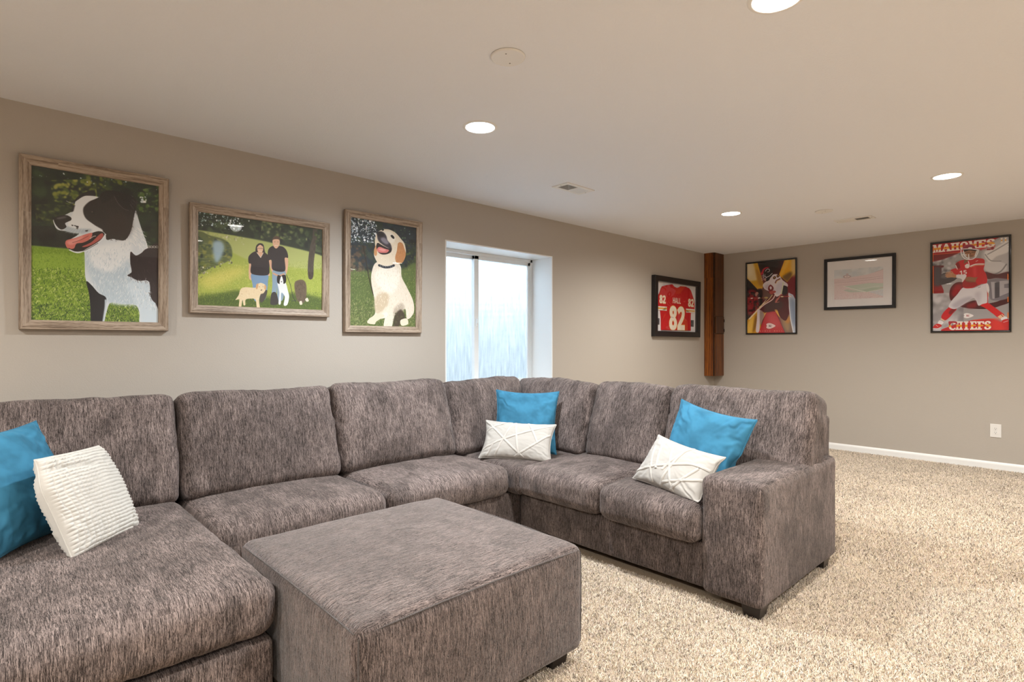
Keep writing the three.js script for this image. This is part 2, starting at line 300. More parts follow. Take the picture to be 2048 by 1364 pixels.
// ---------------------------------------------------------------- soft boxes: cushions, bases, ottoman
function softBox({ w, h, d, r = 0.05, step = 0.014, crown = {}, puff = 0.7, noise = 0.004, fold, s0 = 0, nap = 1, turnTop = false, lift }) {
  const H = [w / 2, h / 2, d / 2], pos = [], uv = [], col = [], idx = [], color = [];
  const cr = { px: 0, nx: 0, py: 0, ny: 0, pz: 0, nz: 0, ...crown };
  for (let a = 0; a < 3; a++) for (const sg of [1, -1]) {
    const b = (a + 1) % 3, c = (a + 2) % 3, nb = Math.max(4, Math.ceil(2 * H[b] / step)), nc = Math.max(4, Math.ceil(2 * H[c] / step)), base = pos.length / 3;
    for (let j = 0; j <= nc; j++) for (let i = 0; i <= nb; i++) {
      const p = [0, 0, 0]; p[a] = sg * H[a]; p[b] = -H[b] + 2 * H[b] * i / nb; p[c] = -H[c] + 2 * H[c] * j / nc;
      const q = p.map((v, k) => Math.max(-H[k] + r, Math.min(H[k] - r, v))); let n = p.map((v, k) => v - q[k]); const l = Math.hypot(...n) || 1; n = n.map((v) => v / l);
      const o = q.map((v, k) => v + n[k] * r), g = (k) => Math.pow(Math.max(0, 1 - (o[k] / H[k]) ** 2), puff);
      // unrolled cloth coordinates: across, and along back - top - front - bottom
      let s = o[0], t;
      if (a === 2) t = sg > 0 ? o[1] : H[1] + 2 * H[2] + (H[1] - o[1]); else if (a === 1) t = sg > 0 ? H[1] + (H[2] - o[2]) : -H[1] - (H[2] - o[2]); else { s = o[2] + (sg > 0 ? H[0] : -H[0]); t = o[1]; }
      const e = [0, 0, 0];
      e[0] += (n[0] > 0 ? cr.px : -cr.nx) * Math.abs(n[0]) * g(1) * g(2); e[1] += (n[1] > 0 ? cr.py : -cr.ny) * Math.abs(n[1]) * g(0) * g(2); e[2] += (n[2] > 0 ? cr.pz : -cr.nz) * Math.abs(n[2]) * g(0) * g(1);
      let m = noise * 2 * fbm(o[0] * 5 + s0, o[1] * 5 + s0 * 1.7, o[2] * 5, 3);
      if (fold) m += fold(o, n, H);
      for (let k = 0; k < 3; k++) o[k] += e[k] + n[k] * m;
      if (lift) lift(o, H);
      pos.push(...o);
      const S = s + s0 * 0.37, T = t + s0 * 0.61; if (turnTop && a === 1) uv.push(T, S); else uv.push(S, T);
      // nap: brushed patches with soft ragged outlines
      const f1 = fbm(S * 3.8 + 3, T * 2.4, s0, 4), f2 = fbm(S * 19, T * 8 + 7, s0 + 4, 3);
      const k = 1 + nap * (0.44 * (sst(-0.24, 0.28, f1 + f2 * 0.6) - 0.5) + 0.24 * f2); color.push(k, k * 0.995, k * 0.99);
    }
    for (let j = 0; j < nc; j++) for (let i = 0; i < nb; i++) { const A = base + j * (nb + 1) + i, B = A + 1, C = A + nb + 1, D = C + 1; if (sg > 0) idx.push(A, B, C, B, D, C); else idx.push(A, C, B, B, C, D); }
  }
  const G = new THREE.BufferGeometry();
  G.setAttribute('position', new THREE.Float32BufferAttribute(pos, 3)); G.setAttribute('uv', new THREE.Float32BufferAttribute(uv, 2)); G.setAttribute('color', new THREE.Float32BufferAttribute(color, 3)); G.setIndex(idx);
  return smooth(G);
}
// creases: pulled short folds by the side seams, gathers below the top seam
const creases = (s0, side = 0.004, top = 0.0035, skew = 0.8) => (o, n, H) => {
  const ex = H[0] - Math.abs(o[0]), ey = H[1] - o[1], lowMid = sst(-1.0, -0.35, o[1] / H[1]) * (1 - sst(0.25, 0.9, o[1] / H[1]) * 0.7);
  const wob = fbm(o[0] * 9 + s0, o[1] * 9, o[2] * 3, 2);
  const face = sst(-0.2, 0.5, n[2]), msk = sst(-0.12, 0.22, fbm(o[0] * 6 + s0 * 3, o[1] * 7, s0, 2));
  const a = face * msk * Math.pow(Math.max(0, Math.sin(o[1] * 58 + Math.sign(o[0]) * ex * 14 + wob * 14 + s0)), 2) * Math.exp(-(ex * ex) / 0.0060) * lowMid;
  const b = face * (0.25 + 0.75 * msk) * Math.pow(Math.max(0, Math.sin(o[0] * 47 + (o[1] + o[2]) * 54 * skew * 0.5 + wob * 16 + s0 * 2)), 2) * Math.exp(-(ey * ey) / 0.0042);
  const pucker = -0.005 * Math.exp(-(ex * ex) / 0.0003);
  return -side * a - top * b + pucker;
};
const seatFold = (s0) => (o, n, H) => {
  const ex = H[0] - Math.abs(o[0]), ez = H[2] - Math.abs(o[2]), wob = fbm(o[0] * 7 + s0, o[2] * 7, s0, 3);
  return -0.0025 * Math.pow(Math.max(0, Math.sin(o[0] * 70 + wob * 9)), 2) * Math.exp(-(ez * ez) / 0.004) - 0.002 * Math.pow(Math.max(0, Math.sin(o[2] * 55 + wob * 8)), 2) * Math.exp(-(ex * ex) / 0.003) + wob * 0.005;
};
// ---------------------------------------------------------------- sectional sofa
{
  const base = [-2.6, 0, -1.9];
  const sofa = thing('sectional_sofa', 'large brown grey chenille sectional sofa with chaise, loose back cushions and one square arm', 'sofa', base);
  const put = (name, geo, x, y, z, ry = 0, rx = 0, rz = 0) => { const m = part(name, geo, M.chenille, sofa); m.position.set(x - base[0], y - base[1], z - base[2]); m.rotation.set(rx, ry, rz, 'YXZ'); return m; };
  const Q = Math.PI / 2;
  // bases (chaise, main run with the corner, return)
  put('base', softBox({ w: 0.84, h: 0.225, d: 1.72, r: 0.02, s0: 1.3, noise: 0.002, crown: { pz: 0.008 } }), -2.745, 0.1675, -0.275, Q);
  put('base', softBox({ w: 2.80, h: 0.225, d: 0.96, r: 0.018, s0: 2.1, noise: 0.002, step: 0.02 }), -3.125, 0.1675, -2.105, Q);
  put('base', softBox({ w: 1.295, h: 0.225, d: 0.95, r: 0.018, s0: 3.7, noise: 0.002, crown: { pz: 0.006 } }), -1.985, 0.1675, -3.022);
  // back frames
  put('back_frame', softBox({ w: 3.60, h: 0.56, d: 0.20, r: 0.03, s0: 5.5, step: 0.03 }), -3.52, 0.56, -1.69, Q);
  put('back_frame', softBox({ w: 2.30, h: 0.56, d: 0.13, r: 0.03, s0: 6.5, step: 0.02 }), -2.235, 0.56, -3.475);
  // arm at the end of the return, arm beyond the chaise
  const armG = softBox({ w: 0.292, h: 0.556, d: 1.00, r: 0.030, s0: 8.2, noise: 0.003, crown: { py: 0.012, px: 0.008, nx: 0.004, pz: 0.008 } });
  put('arm', armG, -1.188, 0.337, -2.998);
  // seat cushions
  const seat = (w, d, s0, o = {}) => softBox({ w, h: 0.185, d, r: 0.062, s0, noise: 0.004, crown: { py: 0.026, pz: 0.012, ny: 0.006, px: -0.002, nx: -0.002 }, fold: seatFold(s0), ...o });
  put('seat_cushion', seat(0.872, 1.435, 11.1), -2.5825, 0.383, -0.272, Q);
  put('seat_cushion', seat(0.848, 0.74, 12.6), -2.955, 0.374, -1.131, Q);
  put('seat_cushion', seat(0.880, 0.74, 13.9), -2.960, 0.374, -1.996, Q);
  put('seat_cushion', seat(0.70, 0.78, 15.2, { crown: { py: 0.016 } }), -2.885, 0.366, -2.835);
  put('seat_cushion', seat(0.645, 0.74, 16.4), -2.262, 0.374, -2.832);
  put('seat_cushion', seat(0.604, 0.74, 17.8, { crown: { py: 0.024, pz: 0.016, ny: 0.012 } }), -1.637, 0.372, -2.825);
  // back cushions: leaning, fuller at the bottom, ridge at the top
  const backC = (w, s0, o = {}) => softBox({
    w, h: 0.545, d: 0.225, r: 0.052, s0, noise: 0.009, puff: 0.55, crown: { pz: 0.050, py: 0.012, nz: 0.0, px: 0.010, nx: 0.010 }, fold: creases(s0, o.side ?? 0.009, o.top ?? 0.007, o.skew),
    lift: (p, H) => { const k = p[1] / H[1]; if (p[2] > 0) p[2] += 0.018 * (1 - k) * 0.5; p[1] += 0.006 * Math.sin(p[0] * 9 + s0) * sst(0.4, 1, k); }, ...o.box,
  });
  const lean = rad(-15.5), BY = 0.702, BX = -3.285;
  put('back_cushion', backC(0.86, 21.3), BX, BY + 0.004, -0.275, Q, lean);
  put('back_cushion', backC(0.835, 22.9), BX, BY, -1.126, Q, lean);
  put('back_cushion', backC(0.855, 24.2), BX, BY + 0.006, -1.977, Q, lean);
  put('back_cushion', backC(0.74, 25.6, { top: 0.010 }), BX, BY - 0.008, -2.780, Q, lean);
  const RZ = -3.245, lean2 = rad(-17);
  put('back_cushion', backC(0.80, 26.7, { top: 0.012, skew: 1.1 }), -2.930, BY - 0.016, RZ + 0.02, 0, lean2);
  put('back_cushion', backC(0.595, 27.4, { top: 0.012, skew: 1.1 }), -2.224, BY - 0.012, RZ, 0, lean2);
  put('back_cushion', backC(0.870, 28.8, { top: 0.006, }), -1.486, BY, RZ, 0, lean2);
  // feet
  const foot = (x, z) => { const s = new THREE.CylinderGeometry(0.062, 0.050, 0.058, 4, 1); s.rotateY(Math.PI / 4); const m = part('foot', s.toNonIndexed(), M.espresso, sofa); m.geometry.computeVertexNormals(); m.position.set(x - base[0], 0.029, z - base[2]); };
  for (const [x, z] of [[-1.105, -2.57], [-1.105, -3.40], [-2.45, -2.60], [-2.0, -0.62], [-2.72, -1.60], [-2.0, 0.05]]) foot(x, z);
}
// ---------------------------------------------------------------- ottoman
{
  const c = [-1.880, 0, -1.218];
  const o = thing('ottoman', 'square brown grey chenille ottoman with dark block feet in front of the sofa', 'ottoman', c);
  const top = softBox({ w: 0.965, h: 0.408, d: 0.965, r: 0.038, s0: 31.3, nap: 0.6, noise: 0.004, turnTop: true, crown: { py: 0.022, px: 0.012, nx: 0.012, pz: 0.012, nz: 0.012 }, puff: 0.6 });
  const m = part('upholstery', top, M.chenilleLit, o); m.position.y = 0.262; m.rotation.y = Math.PI / 2;
  // welt seams round the top edge and down the corners
  const ws = (pts, closed) => { const g = new THREE.TubeGeometry(new THREE.CatmullRomCurve3(pts.map((p) => new THREE.Vector3(...p)), closed, 'catmullrom', 0.1), 120, 0.0028, 6, closed); const n = g.attributes.position.count; g.setAttribute('color', new THREE.Float32BufferAttribute(new Float32Array(n * 3).fill(0.8), 3)); return g; };
  const e = 0.4825 - 0.006, y = 0.458;
  for (const [a, b] of [[[-1, 1], [1, 1]], [[1, 1], [1, -1]], [[1, -1], [-1, -1]], [[-1, -1], [-1, 1]]]) {
    const pts = []; for (let i = 0; i <= 12; i++) { const k = i / 12, q = (1 - Math.abs(2 * k - 1) ** 2.4); let x = a[0] + (b[0] - a[0]) * k, z = a[1] + (b[1] - a[1]) * k; x *= Math.abs(a[0] - b[0]) < 0.1 ? e + 0.006 * q : e - 0.018; z *= Math.abs(a[1] - b[1]) < 0.1 ? e + 0.006 * q : e - 0.018; pts.push([x, y - 0.012 * (1 - q), z]); }
    part('seam', ws(pts, false), M.chenilleLit, o);
  }
  for (const [x, z] of [[1, 1], [1, -1], [-1, 1], [-1, -1]]) part('seam', ws([[x * 0.4722, 0.44, z * 0.4722], [x * 0.4740, 0.35, z * 0.4740], [x * 0.4740, 0.2, z * 0.4740], [x * 0.4722, 0.09, z * 0.4722]], false), M.chenilleLit, o);
  for (const [x, z] of [[1, 1], [1, -1], [-1, 1], [-1, -1]]) { const s = new THREE.CylinderGeometry(0.064, 0.052, 0.064, 4, 1).toNonIndexed(); s.rotateY(Math.PI / 4); s.computeVertexNormals(); const f = part('foot', s, M.espresso, o); f.position.set(x * 0.395, 0.032, z * 0.395); }
}
// ---------------------------------------------------------------- throw pillows
// conform: soft things give way to the seat, the arm and what they lean on (world space)
function pillow({ w, h, T, N = 90, pinch = 0.10, seedN, matrix, wrinkle = 0.005, detail, limit, plump = 0.45, ear }) {
  const inv = matrix.clone().invert(), v = new THREE.Vector3();
  const raw = (u, q, side) => {
    const u2 = u * u, q2 = q * q;
    let x = w / 2 * u * (1 - pinch * (1 - q2) * u2), y = h / 2 * q * (1 - pinch * (1 - u2) * q2);
    if (ear) { const e = ear(u, q); x += e[0]; y += e[1]; }
    const body = Math.pow(Math.max(0, (1 - u2) * (1 - q2)), plump);
    let z = side * T * body;
    const ang = Math.atan2(q, u), cn = Math.pow(u2 * q2, 0.7);
    const wv = Math.sin(ang * 22 + fbm(u * 3 + seedN, q * 3, 1, 2) * 9) * cn * body + 0.7 * fbm(u * 2.2 + seedN, q * 2.2, seedN, 3) * body + 0.5 * Math.sin(u * 17 + q * 3 + fbm(u * 2, q * 2, seedN + 2, 2) * 8) * body * sst(0.55, 0.98, Math.max(Math.abs(u), Math.abs(q)));
    z += side * wrinkle * 2 * wv;
    if (detail) z += side * detail(u, q) * Math.min(1, body * 2.5);
    return v.set(x, y, z);
  };
  const surf = (u, q, side) => { const p = raw(u, q, side); if (limit) { p.applyMatrix4(matrix); limit(p); p.applyMatrix4(inv); } return p.clone(); };
  const pos = [], uv = [], color = [], idx = [];
  for (const side of [1, -1]) {
    const n = side > 0 ? N : Math.min(N, 70), base = pos.length / 3;
    const warp = (k) => { const t = -1 + 2 * k / n; return Math.sin(t * Math.PI / 2) * 0.6 + t * 0.4; };
    for (let j = 0; j <= n; j++) for (let i = 0; i <= n; i++) { const u = warp(i), q = warp(j), p = surf(u, q, side); pos.push(p.x, p.y, p.z); uv.push(u * w / 2, q * h / 2); const k = 1 + 0.34 * (sst(-0.25, 0.25, fbm(u * 2.6 + seedN, q * 2.6, side + seedN, 4)) - 0.5); color.push(k, k, k); }
    for (let j = 0; j < n; j++) for (let i = 0; i < n; i++) { const A = base + j * (n + 1) + i, B = A + 1, C = A + n + 1, D = C + 1; if (side > 0) idx.push(A, B, C, B, D, C); else idx.push(A, C, B, B, C, D); }
  }
  const G = new THREE.BufferGeometry();
  G.setAttribute('position', new THREE.Float32BufferAttribute(pos, 3)); G.setAttribute('uv', new THREE.Float32BufferAttribute(uv, 2)); G.setAttribute('color', new THREE.Float32BufferAttribute(color, 3)); G.setIndex(idx);
  // seam cord round the edge
  const ring = []; for (let k = 0; k < 160; k++) { const t = k / 40, s = Math.floor(t), f = -1 + 2 * (t - s); const [u, q] = [[f, -1], [1, f], [-f, 1], [-1, -f]][s]; ring.push(surf(u, q, 1)); }
  const cord = new THREE.TubeGeometry(new THREE.CatmullRomCurve3(ring, true), 240, 0.0032, 6, true); cord.setAttribute('color', new THREE.Float32BufferAttribute(new Float32Array(cord.attributes.position.count * 3).fill(1), 3));
  return { geo: smooth(G), cord, surf };
}
const poseM = (p, yaw, pitch, roll) => new THREE.Matrix4().compose(new THREE.Vector3(...p), new THREE.Quaternion().setFromEuler(new THREE.Euler(rad(pitch), rad(yaw), rad(roll), 'YXZ')), new THREE.Vector3(1, 1, 1));
function throwPillow(label, spec, mat, strips, group) {
  const m = poseM(...spec.pose), P = pillow({ ...spec, matrix: m });
  const t = thing('throw_pillow', label, 'pillow', [0, 0, 0], group); m.decompose(t.position, t.quaternion, t.scale);
  part('cover', P.geo, mat, t); part('seam_cord', P.cord, mat, t);
  if (strips) for (const [u0, q0, u1, q1] of strips) {
    const n = 60, pos = [], idx = [], dx = (u1 - u0), dy = (q1 - q0), sx = spec.w / 2, sy = spec.h / 2, l = Math.hypot(dx * sx, dy * sy), nx = -dy * sy / l, ny = dx * sx / l;
    const prof = [[-0.0085, -0.001], [-0.0070, 0.0030], [-0.003, 0.0050], [0.003, 0.0050], [0.0070, 0.0030], [0.0085, -0.001]];
    for (let i = 0; i <= n; i++) { const k = i / n, u = u0 + dx * k, q = q0 + dy * k; for (const [a, b] of prof) { const uu = Math.max(-1, Math.min(1, u + nx * a / sx)), qq = Math.max(-1, Math.min(1, q + ny * a / sy)), p = P.surf(uu, qq, 1); pos.push(p.x, p.y, p.z + b); } }
    const c = prof.length; for (let i = 0; i < n; i++) for (let j = 0; j < c - 1; j++) { const A = i * c + j, B = A + 1, C = A + c, D = C + 1; idx.push(A, C, B, B, C, D); }
    const g = new THREE.BufferGeometry(); g.setAttribute('position', new THREE.Float32BufferAttribute(pos, 3)); g.setIndex(idx); g.computeVertexNormals(); if (g.attributes.normal.getZ(Math.floor(pos.length / 6)) < 0) { for (let i = 0; i < idx.length; i += 3) [idx[i], idx[i + 1]] = [idx[i + 1], idx[i]]; g.setIndex(idx); g.computeVertexNormals(); }
    part('sewn_strip', g, M.strip, t);
  }
  return t;
}
{
  const seatTop = (y0) => (p) => { if (p.y < y0) p.y = y0 + (p.y - y0) * 0.12; };
  const armSide = (p) => { seatTop(0.478)(p); const k = 1 - sst(0.60, 0.68, p.y); const lim = -1.342; if (p.x > lim && k > 0) p.x = lim + (p.x - lim) * (1 - k); };
  throwPillow('blue velvet pillow at the left edge, behind the white ribbed pillow on the chaise', { w: 0.47, h: 0.47, T: 0.085, seedN: 2.2, wrinkle: 0.008, pose: [[-2.815, 0.71, -0.068], 140, -22, 0], limit: seatTop(0.495) }, M.velvet, null, 'blue velvet throw pillows');
  throwPillow('white ribbed pillow leaning against the blue pillow on the chaise', {
    w: 0.385, h: 0.385, T: 0.068, N: 240, pinch: 0.03, seedN: 5.1, wrinkle: 0.006, pose: [[-2.70, 0.655, -0.284], 142, -25.7, -3], limit: seatTop(0.492), plump: 0.38,
    ear: (u, q) => { const c = sst(0.3, 1, -u) * sst(0.3, 1, q); return [0.036 * c, -0.004 * c]; },
    detail: (u, q) => { const wob = fbm(u * 2, q * 2, 3, 2) * 0.12, row = Math.abs(Math.sin((q + wob * 0.4) * Math.PI * 13)), cMix = 1 - sst(-0.05, 0.35, u + wob); const colm = Math.abs(Math.sin((u + wob) * Math.PI * 9)); return 0.0075 * Math.pow(row, 0.6) * (1 - cMix * 0.9 * (1 - Math.pow(colm, 0.55))) - 0.012 * Math.exp(-((q - 0.62 + u * 0.1) ** 2) / 0.004) * (1 - sst(0.0, 0.4, u)); },
  }, M.knit, null);
  throwPillow('blue velvet pillow in the sofa corner, behind a white pillow', { w: 0.465, h: 0.455, T: 0.085, seedN: 8.4, wrinkle: 0.009, pose: [[-2.865, 0.688, -2.83], 38, -20, -1], limit: seatTop(0.466) }, M.velvet, null, 'blue velvet throw pillows');
  throwPillow('white lumbar pillow with crossing sewn strips in the sofa corner', { w: 0.505, h: 0.285, T: 0.070, seedN: 11.7, wrinkle: 0.005, pose: [[-2.765, 0.578, -2.655], 34, -34, -2], limit: seatTop(0.468) }, M.linen,
    [[-1, 0.92, 0.25, -0.98], [-0.95, -0.6, 0.95, 0.86], [-0.55, -0.98, -0.1, 0.98], [-0.98, 0.3, -0.2, 0.98], [0.0, -0.98, 0.98, 0.35], [0.25, 0.98, 0.62, -0.2], [-0.1, 0.98, 0.12, -0.9], [-0.62, -0.3, -0.78, -0.95]], 'white lumbar pillows with sewn strips');
  throwPillow('blue velvet pillow beside the square arm, behind a white pillow', { w: 0.475, h: 0.465, T: 0.085, seedN: 14.3, wrinkle: 0.010, pose: [[-1.512, 0.672, -2.862], -4, -20, -9], limit: armSide }, M.velvet, null, 'blue velvet throw pillows');
  throwPillow('white lumbar pillow with crossing sewn strips against the square arm', { w: 0.475, h: 0.29, T: 0.070, seedN: 17.9, wrinkle: 0.006, pose: [[-1.565, 0.585, -2.675], -10, -36, -7], limit: armSide }, M.linen,
    [[-1, -0.75, 0.55, 0.25], [-0.62, 0.98, -0.28, -0.4], [0.55, 0.25, 0.98, 0.3], [-0.05, -0.98, 0.25, 0.98], [-0.3, 0.98, 0.32, -0.98], [-0.1, -0.35, 0.3, 0.95], [0.0, -0.8, 0.98, -0.1], [-0.72, 0.4, -0.30, -0.95], [0.25, -0.98, 0.75, 0.2]], 'white lumbar pillows with sewn strips');
}
// ---------------------------------------------------------------- framed pictures
// profile: [inset from the outer edge, height off the wall]; four mitred rails
function rails(t, w, h, prof, mat, name = 'frame_rail') {
  const C = [[-w / 2, -h / 2], [w / 2, -h / 2], [w / 2, h / 2], [-w / 2, h / 2]];
  for (let k = 0; k < 4; k++) {
    const A = C[k], B = C[(k + 1) % 4], pos = [], uv = [], idx = [], L = Math.hypot(B[0] - A[0], B[1] - A[1]);
    let run = 0;
    for (let i = 0; i < prof.length - 1; i++) {
      const [d0, z0] = prof[i], [d1, z1] = prof[i + 1], seg = Math.hypot(d1 - d0, z1 - z0), at = (P, d) => [P[0] - Math.sign(P[0]) * d, P[1] - Math.sign(P[1]) * d], o = pos.length / 3;
      for (const [P, d, z, s, u] of [[A, d0, z0, run, 0], [B, d0, z0, run, L], [A, d1, z1, run + seg, 0], [B, d1, z1, run + seg, L]]) { const q = at(P, d); pos.push(q[0], q[1], z); uv.push((u + (u ? -d : d)) / 0.9 + k * 0.23, s / 0.11 + k * 0.31); }
      idx.push(o, o + 1, o + 2, o + 1, o + 3, o + 2); run += seg;
    }
    const g = new THREE.BufferGeometry(); g.setAttribute('position', new THREE.Float32BufferAttribute(pos, 3)); g.setAttribute('uv', new THREE.Float32BufferAttribute(uv, 2)); g.setIndex(idx); g.computeVertexNormals();
    part(name, g, mat, t);
  }
}
function picture({ label, category = 'picture', group, at, turn, tilt = 0, roll = 0, w, h, prof, mat, print, glassZ, printZ, inset, mats }) {
  const t = thing('picture_frame', label, category, at, group);
  t.rotation.set(rad(tilt), turn, rad(roll), 'YXZ');
  rails(t, w, h, prof, mat);
  const iw = w - 2 * inset + 0.008, ih = h - 2 * inset + 0.008;
  part('backing', box(-iw / 2, iw / 2, -ih / 2, ih / 2, 0.001, printZ - 0.001), M.dark, t);
  if (mats) mats(t, iw, ih);
  else { const g = new THREE.PlaneGeometry(iw, ih); g.translate(0, 0, printZ); part('print', g, std({ map: print, roughness: 0.6 }), t); }
  const gl = new THREE.PlaneGeometry(iw, ih); gl.translate(0, 0, glassZ); part('glass', gl, M.glass, t);
  return t;
}
// painting: points are traced in a rectified picture; trace() turns traced quadrilateral coordinates into print pixels
function canvas(w, h) { const c = document.createElement('canvas'); c.width = w; c.height = h; return [c, c.getContext('2d')]; }
function canvasTexture(c) { const t = new THREE.CanvasTexture(c); t.colorSpace = THREE.SRGBColorSpace; t.anisotropy = 8; return t; }
function painter(W, H, quad) { // quad: traced corners TL, TR, BR, BL
  const [c, x] = canvas(W, H), dst = [[0, 0], [W, 0], [W, H], [0, H]], A = [];
  for (let i = 0; i < 4; i++) { const [a, b] = quad[i], [u, v] = dst[i]; A.push([a, b, 1, 0, 0, 0, -a * u, -b * u, u], [0, 0, 0, a, b, 1, -a * v, -b * v, v]); }
  for (let i = 0; i < 8; i++) { let p = i; for (let r = i; r < 8; r++) if (Math.abs(A[r][i]) > Math.abs(A[p][i])) p = r; [A[i], A[p]] = [A[p], A[i]]; for (let r = 0; r < 8; r++) if (r !== i) { const f = A[r][i] / A[i][i]; for (let k = i; k < 9; k++) A[r][k] -= f * A[i][k]; } }
  const m = A.map((r, i) => r[8] / r[i]);
  const P = (p) => { const d = m[6] * p[0] + m[7] * p[1] + 1; return [(m[0] * p[0] + m[1] * p[1] + m[2]) / d, (m[3] * p[0] + m[4] * p[1] + m[5]) / d]; };
  const K = { c, x, W, H, P };
  const path = (pts, closed, curved) => {
    const q = pts.map(P), n = q.length; x.beginPath(); x.moveTo(...q[0]);
    for (let i = 0; i < (closed ? n : n - 1); i++) {
      const p0 = q[(i - 1 + n) % n], p1 = q[i], p2 = q[(i + 1) % n], p3 = q[(i + 2) % n];
      const a = closed || i > 0 ? p0 : p1, b = closed || i < n - 2 ? p3 : p2;
      if (curved) x.bezierCurveTo(p1[0] + (p2[0] - a[0]) / 6, p1[1] + (p2[1] - a[1]) / 6, p2[0] - (b[0] - p1[0]) / 6, p2[1] - (b[1] - p1[1]) / 6, p2[0], p2[1]); else x.lineTo(...p2);
    }
    if (closed) x.closePath();
  };
  K.fill = (color, pts, curved = true, blur = 0) => { x.save(); if (blur) x.filter = `blur(${blur}px)`; x.fillStyle = color; path(pts, true, curved); x.fill(); x.restore(); return K; };
  K.line = (color, lw, pts, curved = true, blur = 0) => { x.save(); if (blur) x.filter = `blur(${blur}px)`; x.strokeStyle = color; x.lineWidth = lw; x.lineCap = 'round'; x.lineJoin = 'round'; path(pts, false, curved); x.stroke(); x.restore(); return K; };
  K.clip = (pts, f, curved = true) => { x.save(); path(pts, true, curved); x.clip(); f(); x.restore(); return K; };
  // fur or grass: short strokes scattered in a region given by a test path
  K.hair = (pts, n, colors, len, ang, lw = 1.6, spread = 0.5) => {
    const q = pts.map(P); let x0 = 1e9, x1 = -1e9, y0 = 1e9, y1 = -1e9; for (const [a, b] of q) { x0 = Math.min(x0, a); x1 = Math.max(x1, a); y0 = Math.min(y0, b); y1 = Math.max(y1, b); }
    const inside = (a, b) => { let r = false; for (let i = 0, j = q.length - 1; i < q.length; j = i++) if ((q[i][1] > b) !== (q[j][1] > b) && a < (q[j][0] - q[i][0]) * (b - q[i][1]) / (q[j][1] - q[i][1]) + q[i][0]) r = !r; return r; };
    x.lineCap = 'round';
    for (let k = 0; k < n; k++) { const a = rr(x0, x1), b = rr(y0, y1); if (!inside(a, b)) continue; const th = (typeof ang === 'function' ? ang(a, b) : ang) + rr(-spread, spread), l = len * rr(0.5, 1.2); x.strokeStyle = colors[(rnd() * colors.length) | 0]; x.lineWidth = lw * rr(0.6, 1.3); x.beginPath(); x.moveTo(a, b); x.quadraticCurveTo(a + Math.cos(th) * l * 0.5 + rr(-2, 2), b + Math.sin(th) * l * 0.5 + rr(-2, 2), a + Math.cos(th) * l, b + Math.sin(th) * l); x.stroke(); }
    return K;
  };
  K.spots = (pts, n, colors, r0, r1, blur = 0) => { const q = pts.map(P); let x0 = 1e9, x1 = -1e9, y0 = 1e9, y1 = -1e9; for (const [a, b] of q) { x0 = Math.min(x0, a); x1 = Math.max(x1, a); y0 = Math.min(y0, b); y1 = Math.max(y1, b); } x.save(); if (blur) x.filter = `blur(${blur}px)`; x.beginPath(); q.forEach((p, i) => (i ? x.lineTo(...p) : x.moveTo(...p))); x.closePath(); x.clip(); for (let k = 0; k < n; k++) { x.fillStyle = colors[(rnd() * colors.length) | 0]; const r = r0 + (r1 - r0) * rnd() ** 2; x.beginPath(); x.ellipse(rr(x0, x1), rr(y0, y1), r, r * rr(0.5, 1), rr(0, 3), 0, 7); x.fill(); } x.restore(); return K; };
  K.tex = (k) => { const [c2, y2] = canvas(Math.round(W * k), Math.round(H * k)); y2.imageSmoothingEnabled = true; y2.imageSmoothingQuality = 'high'; y2.drawImage(c, 0, 0, c2.width, c2.height); return canvasTexture(c2); };
  return K;
}
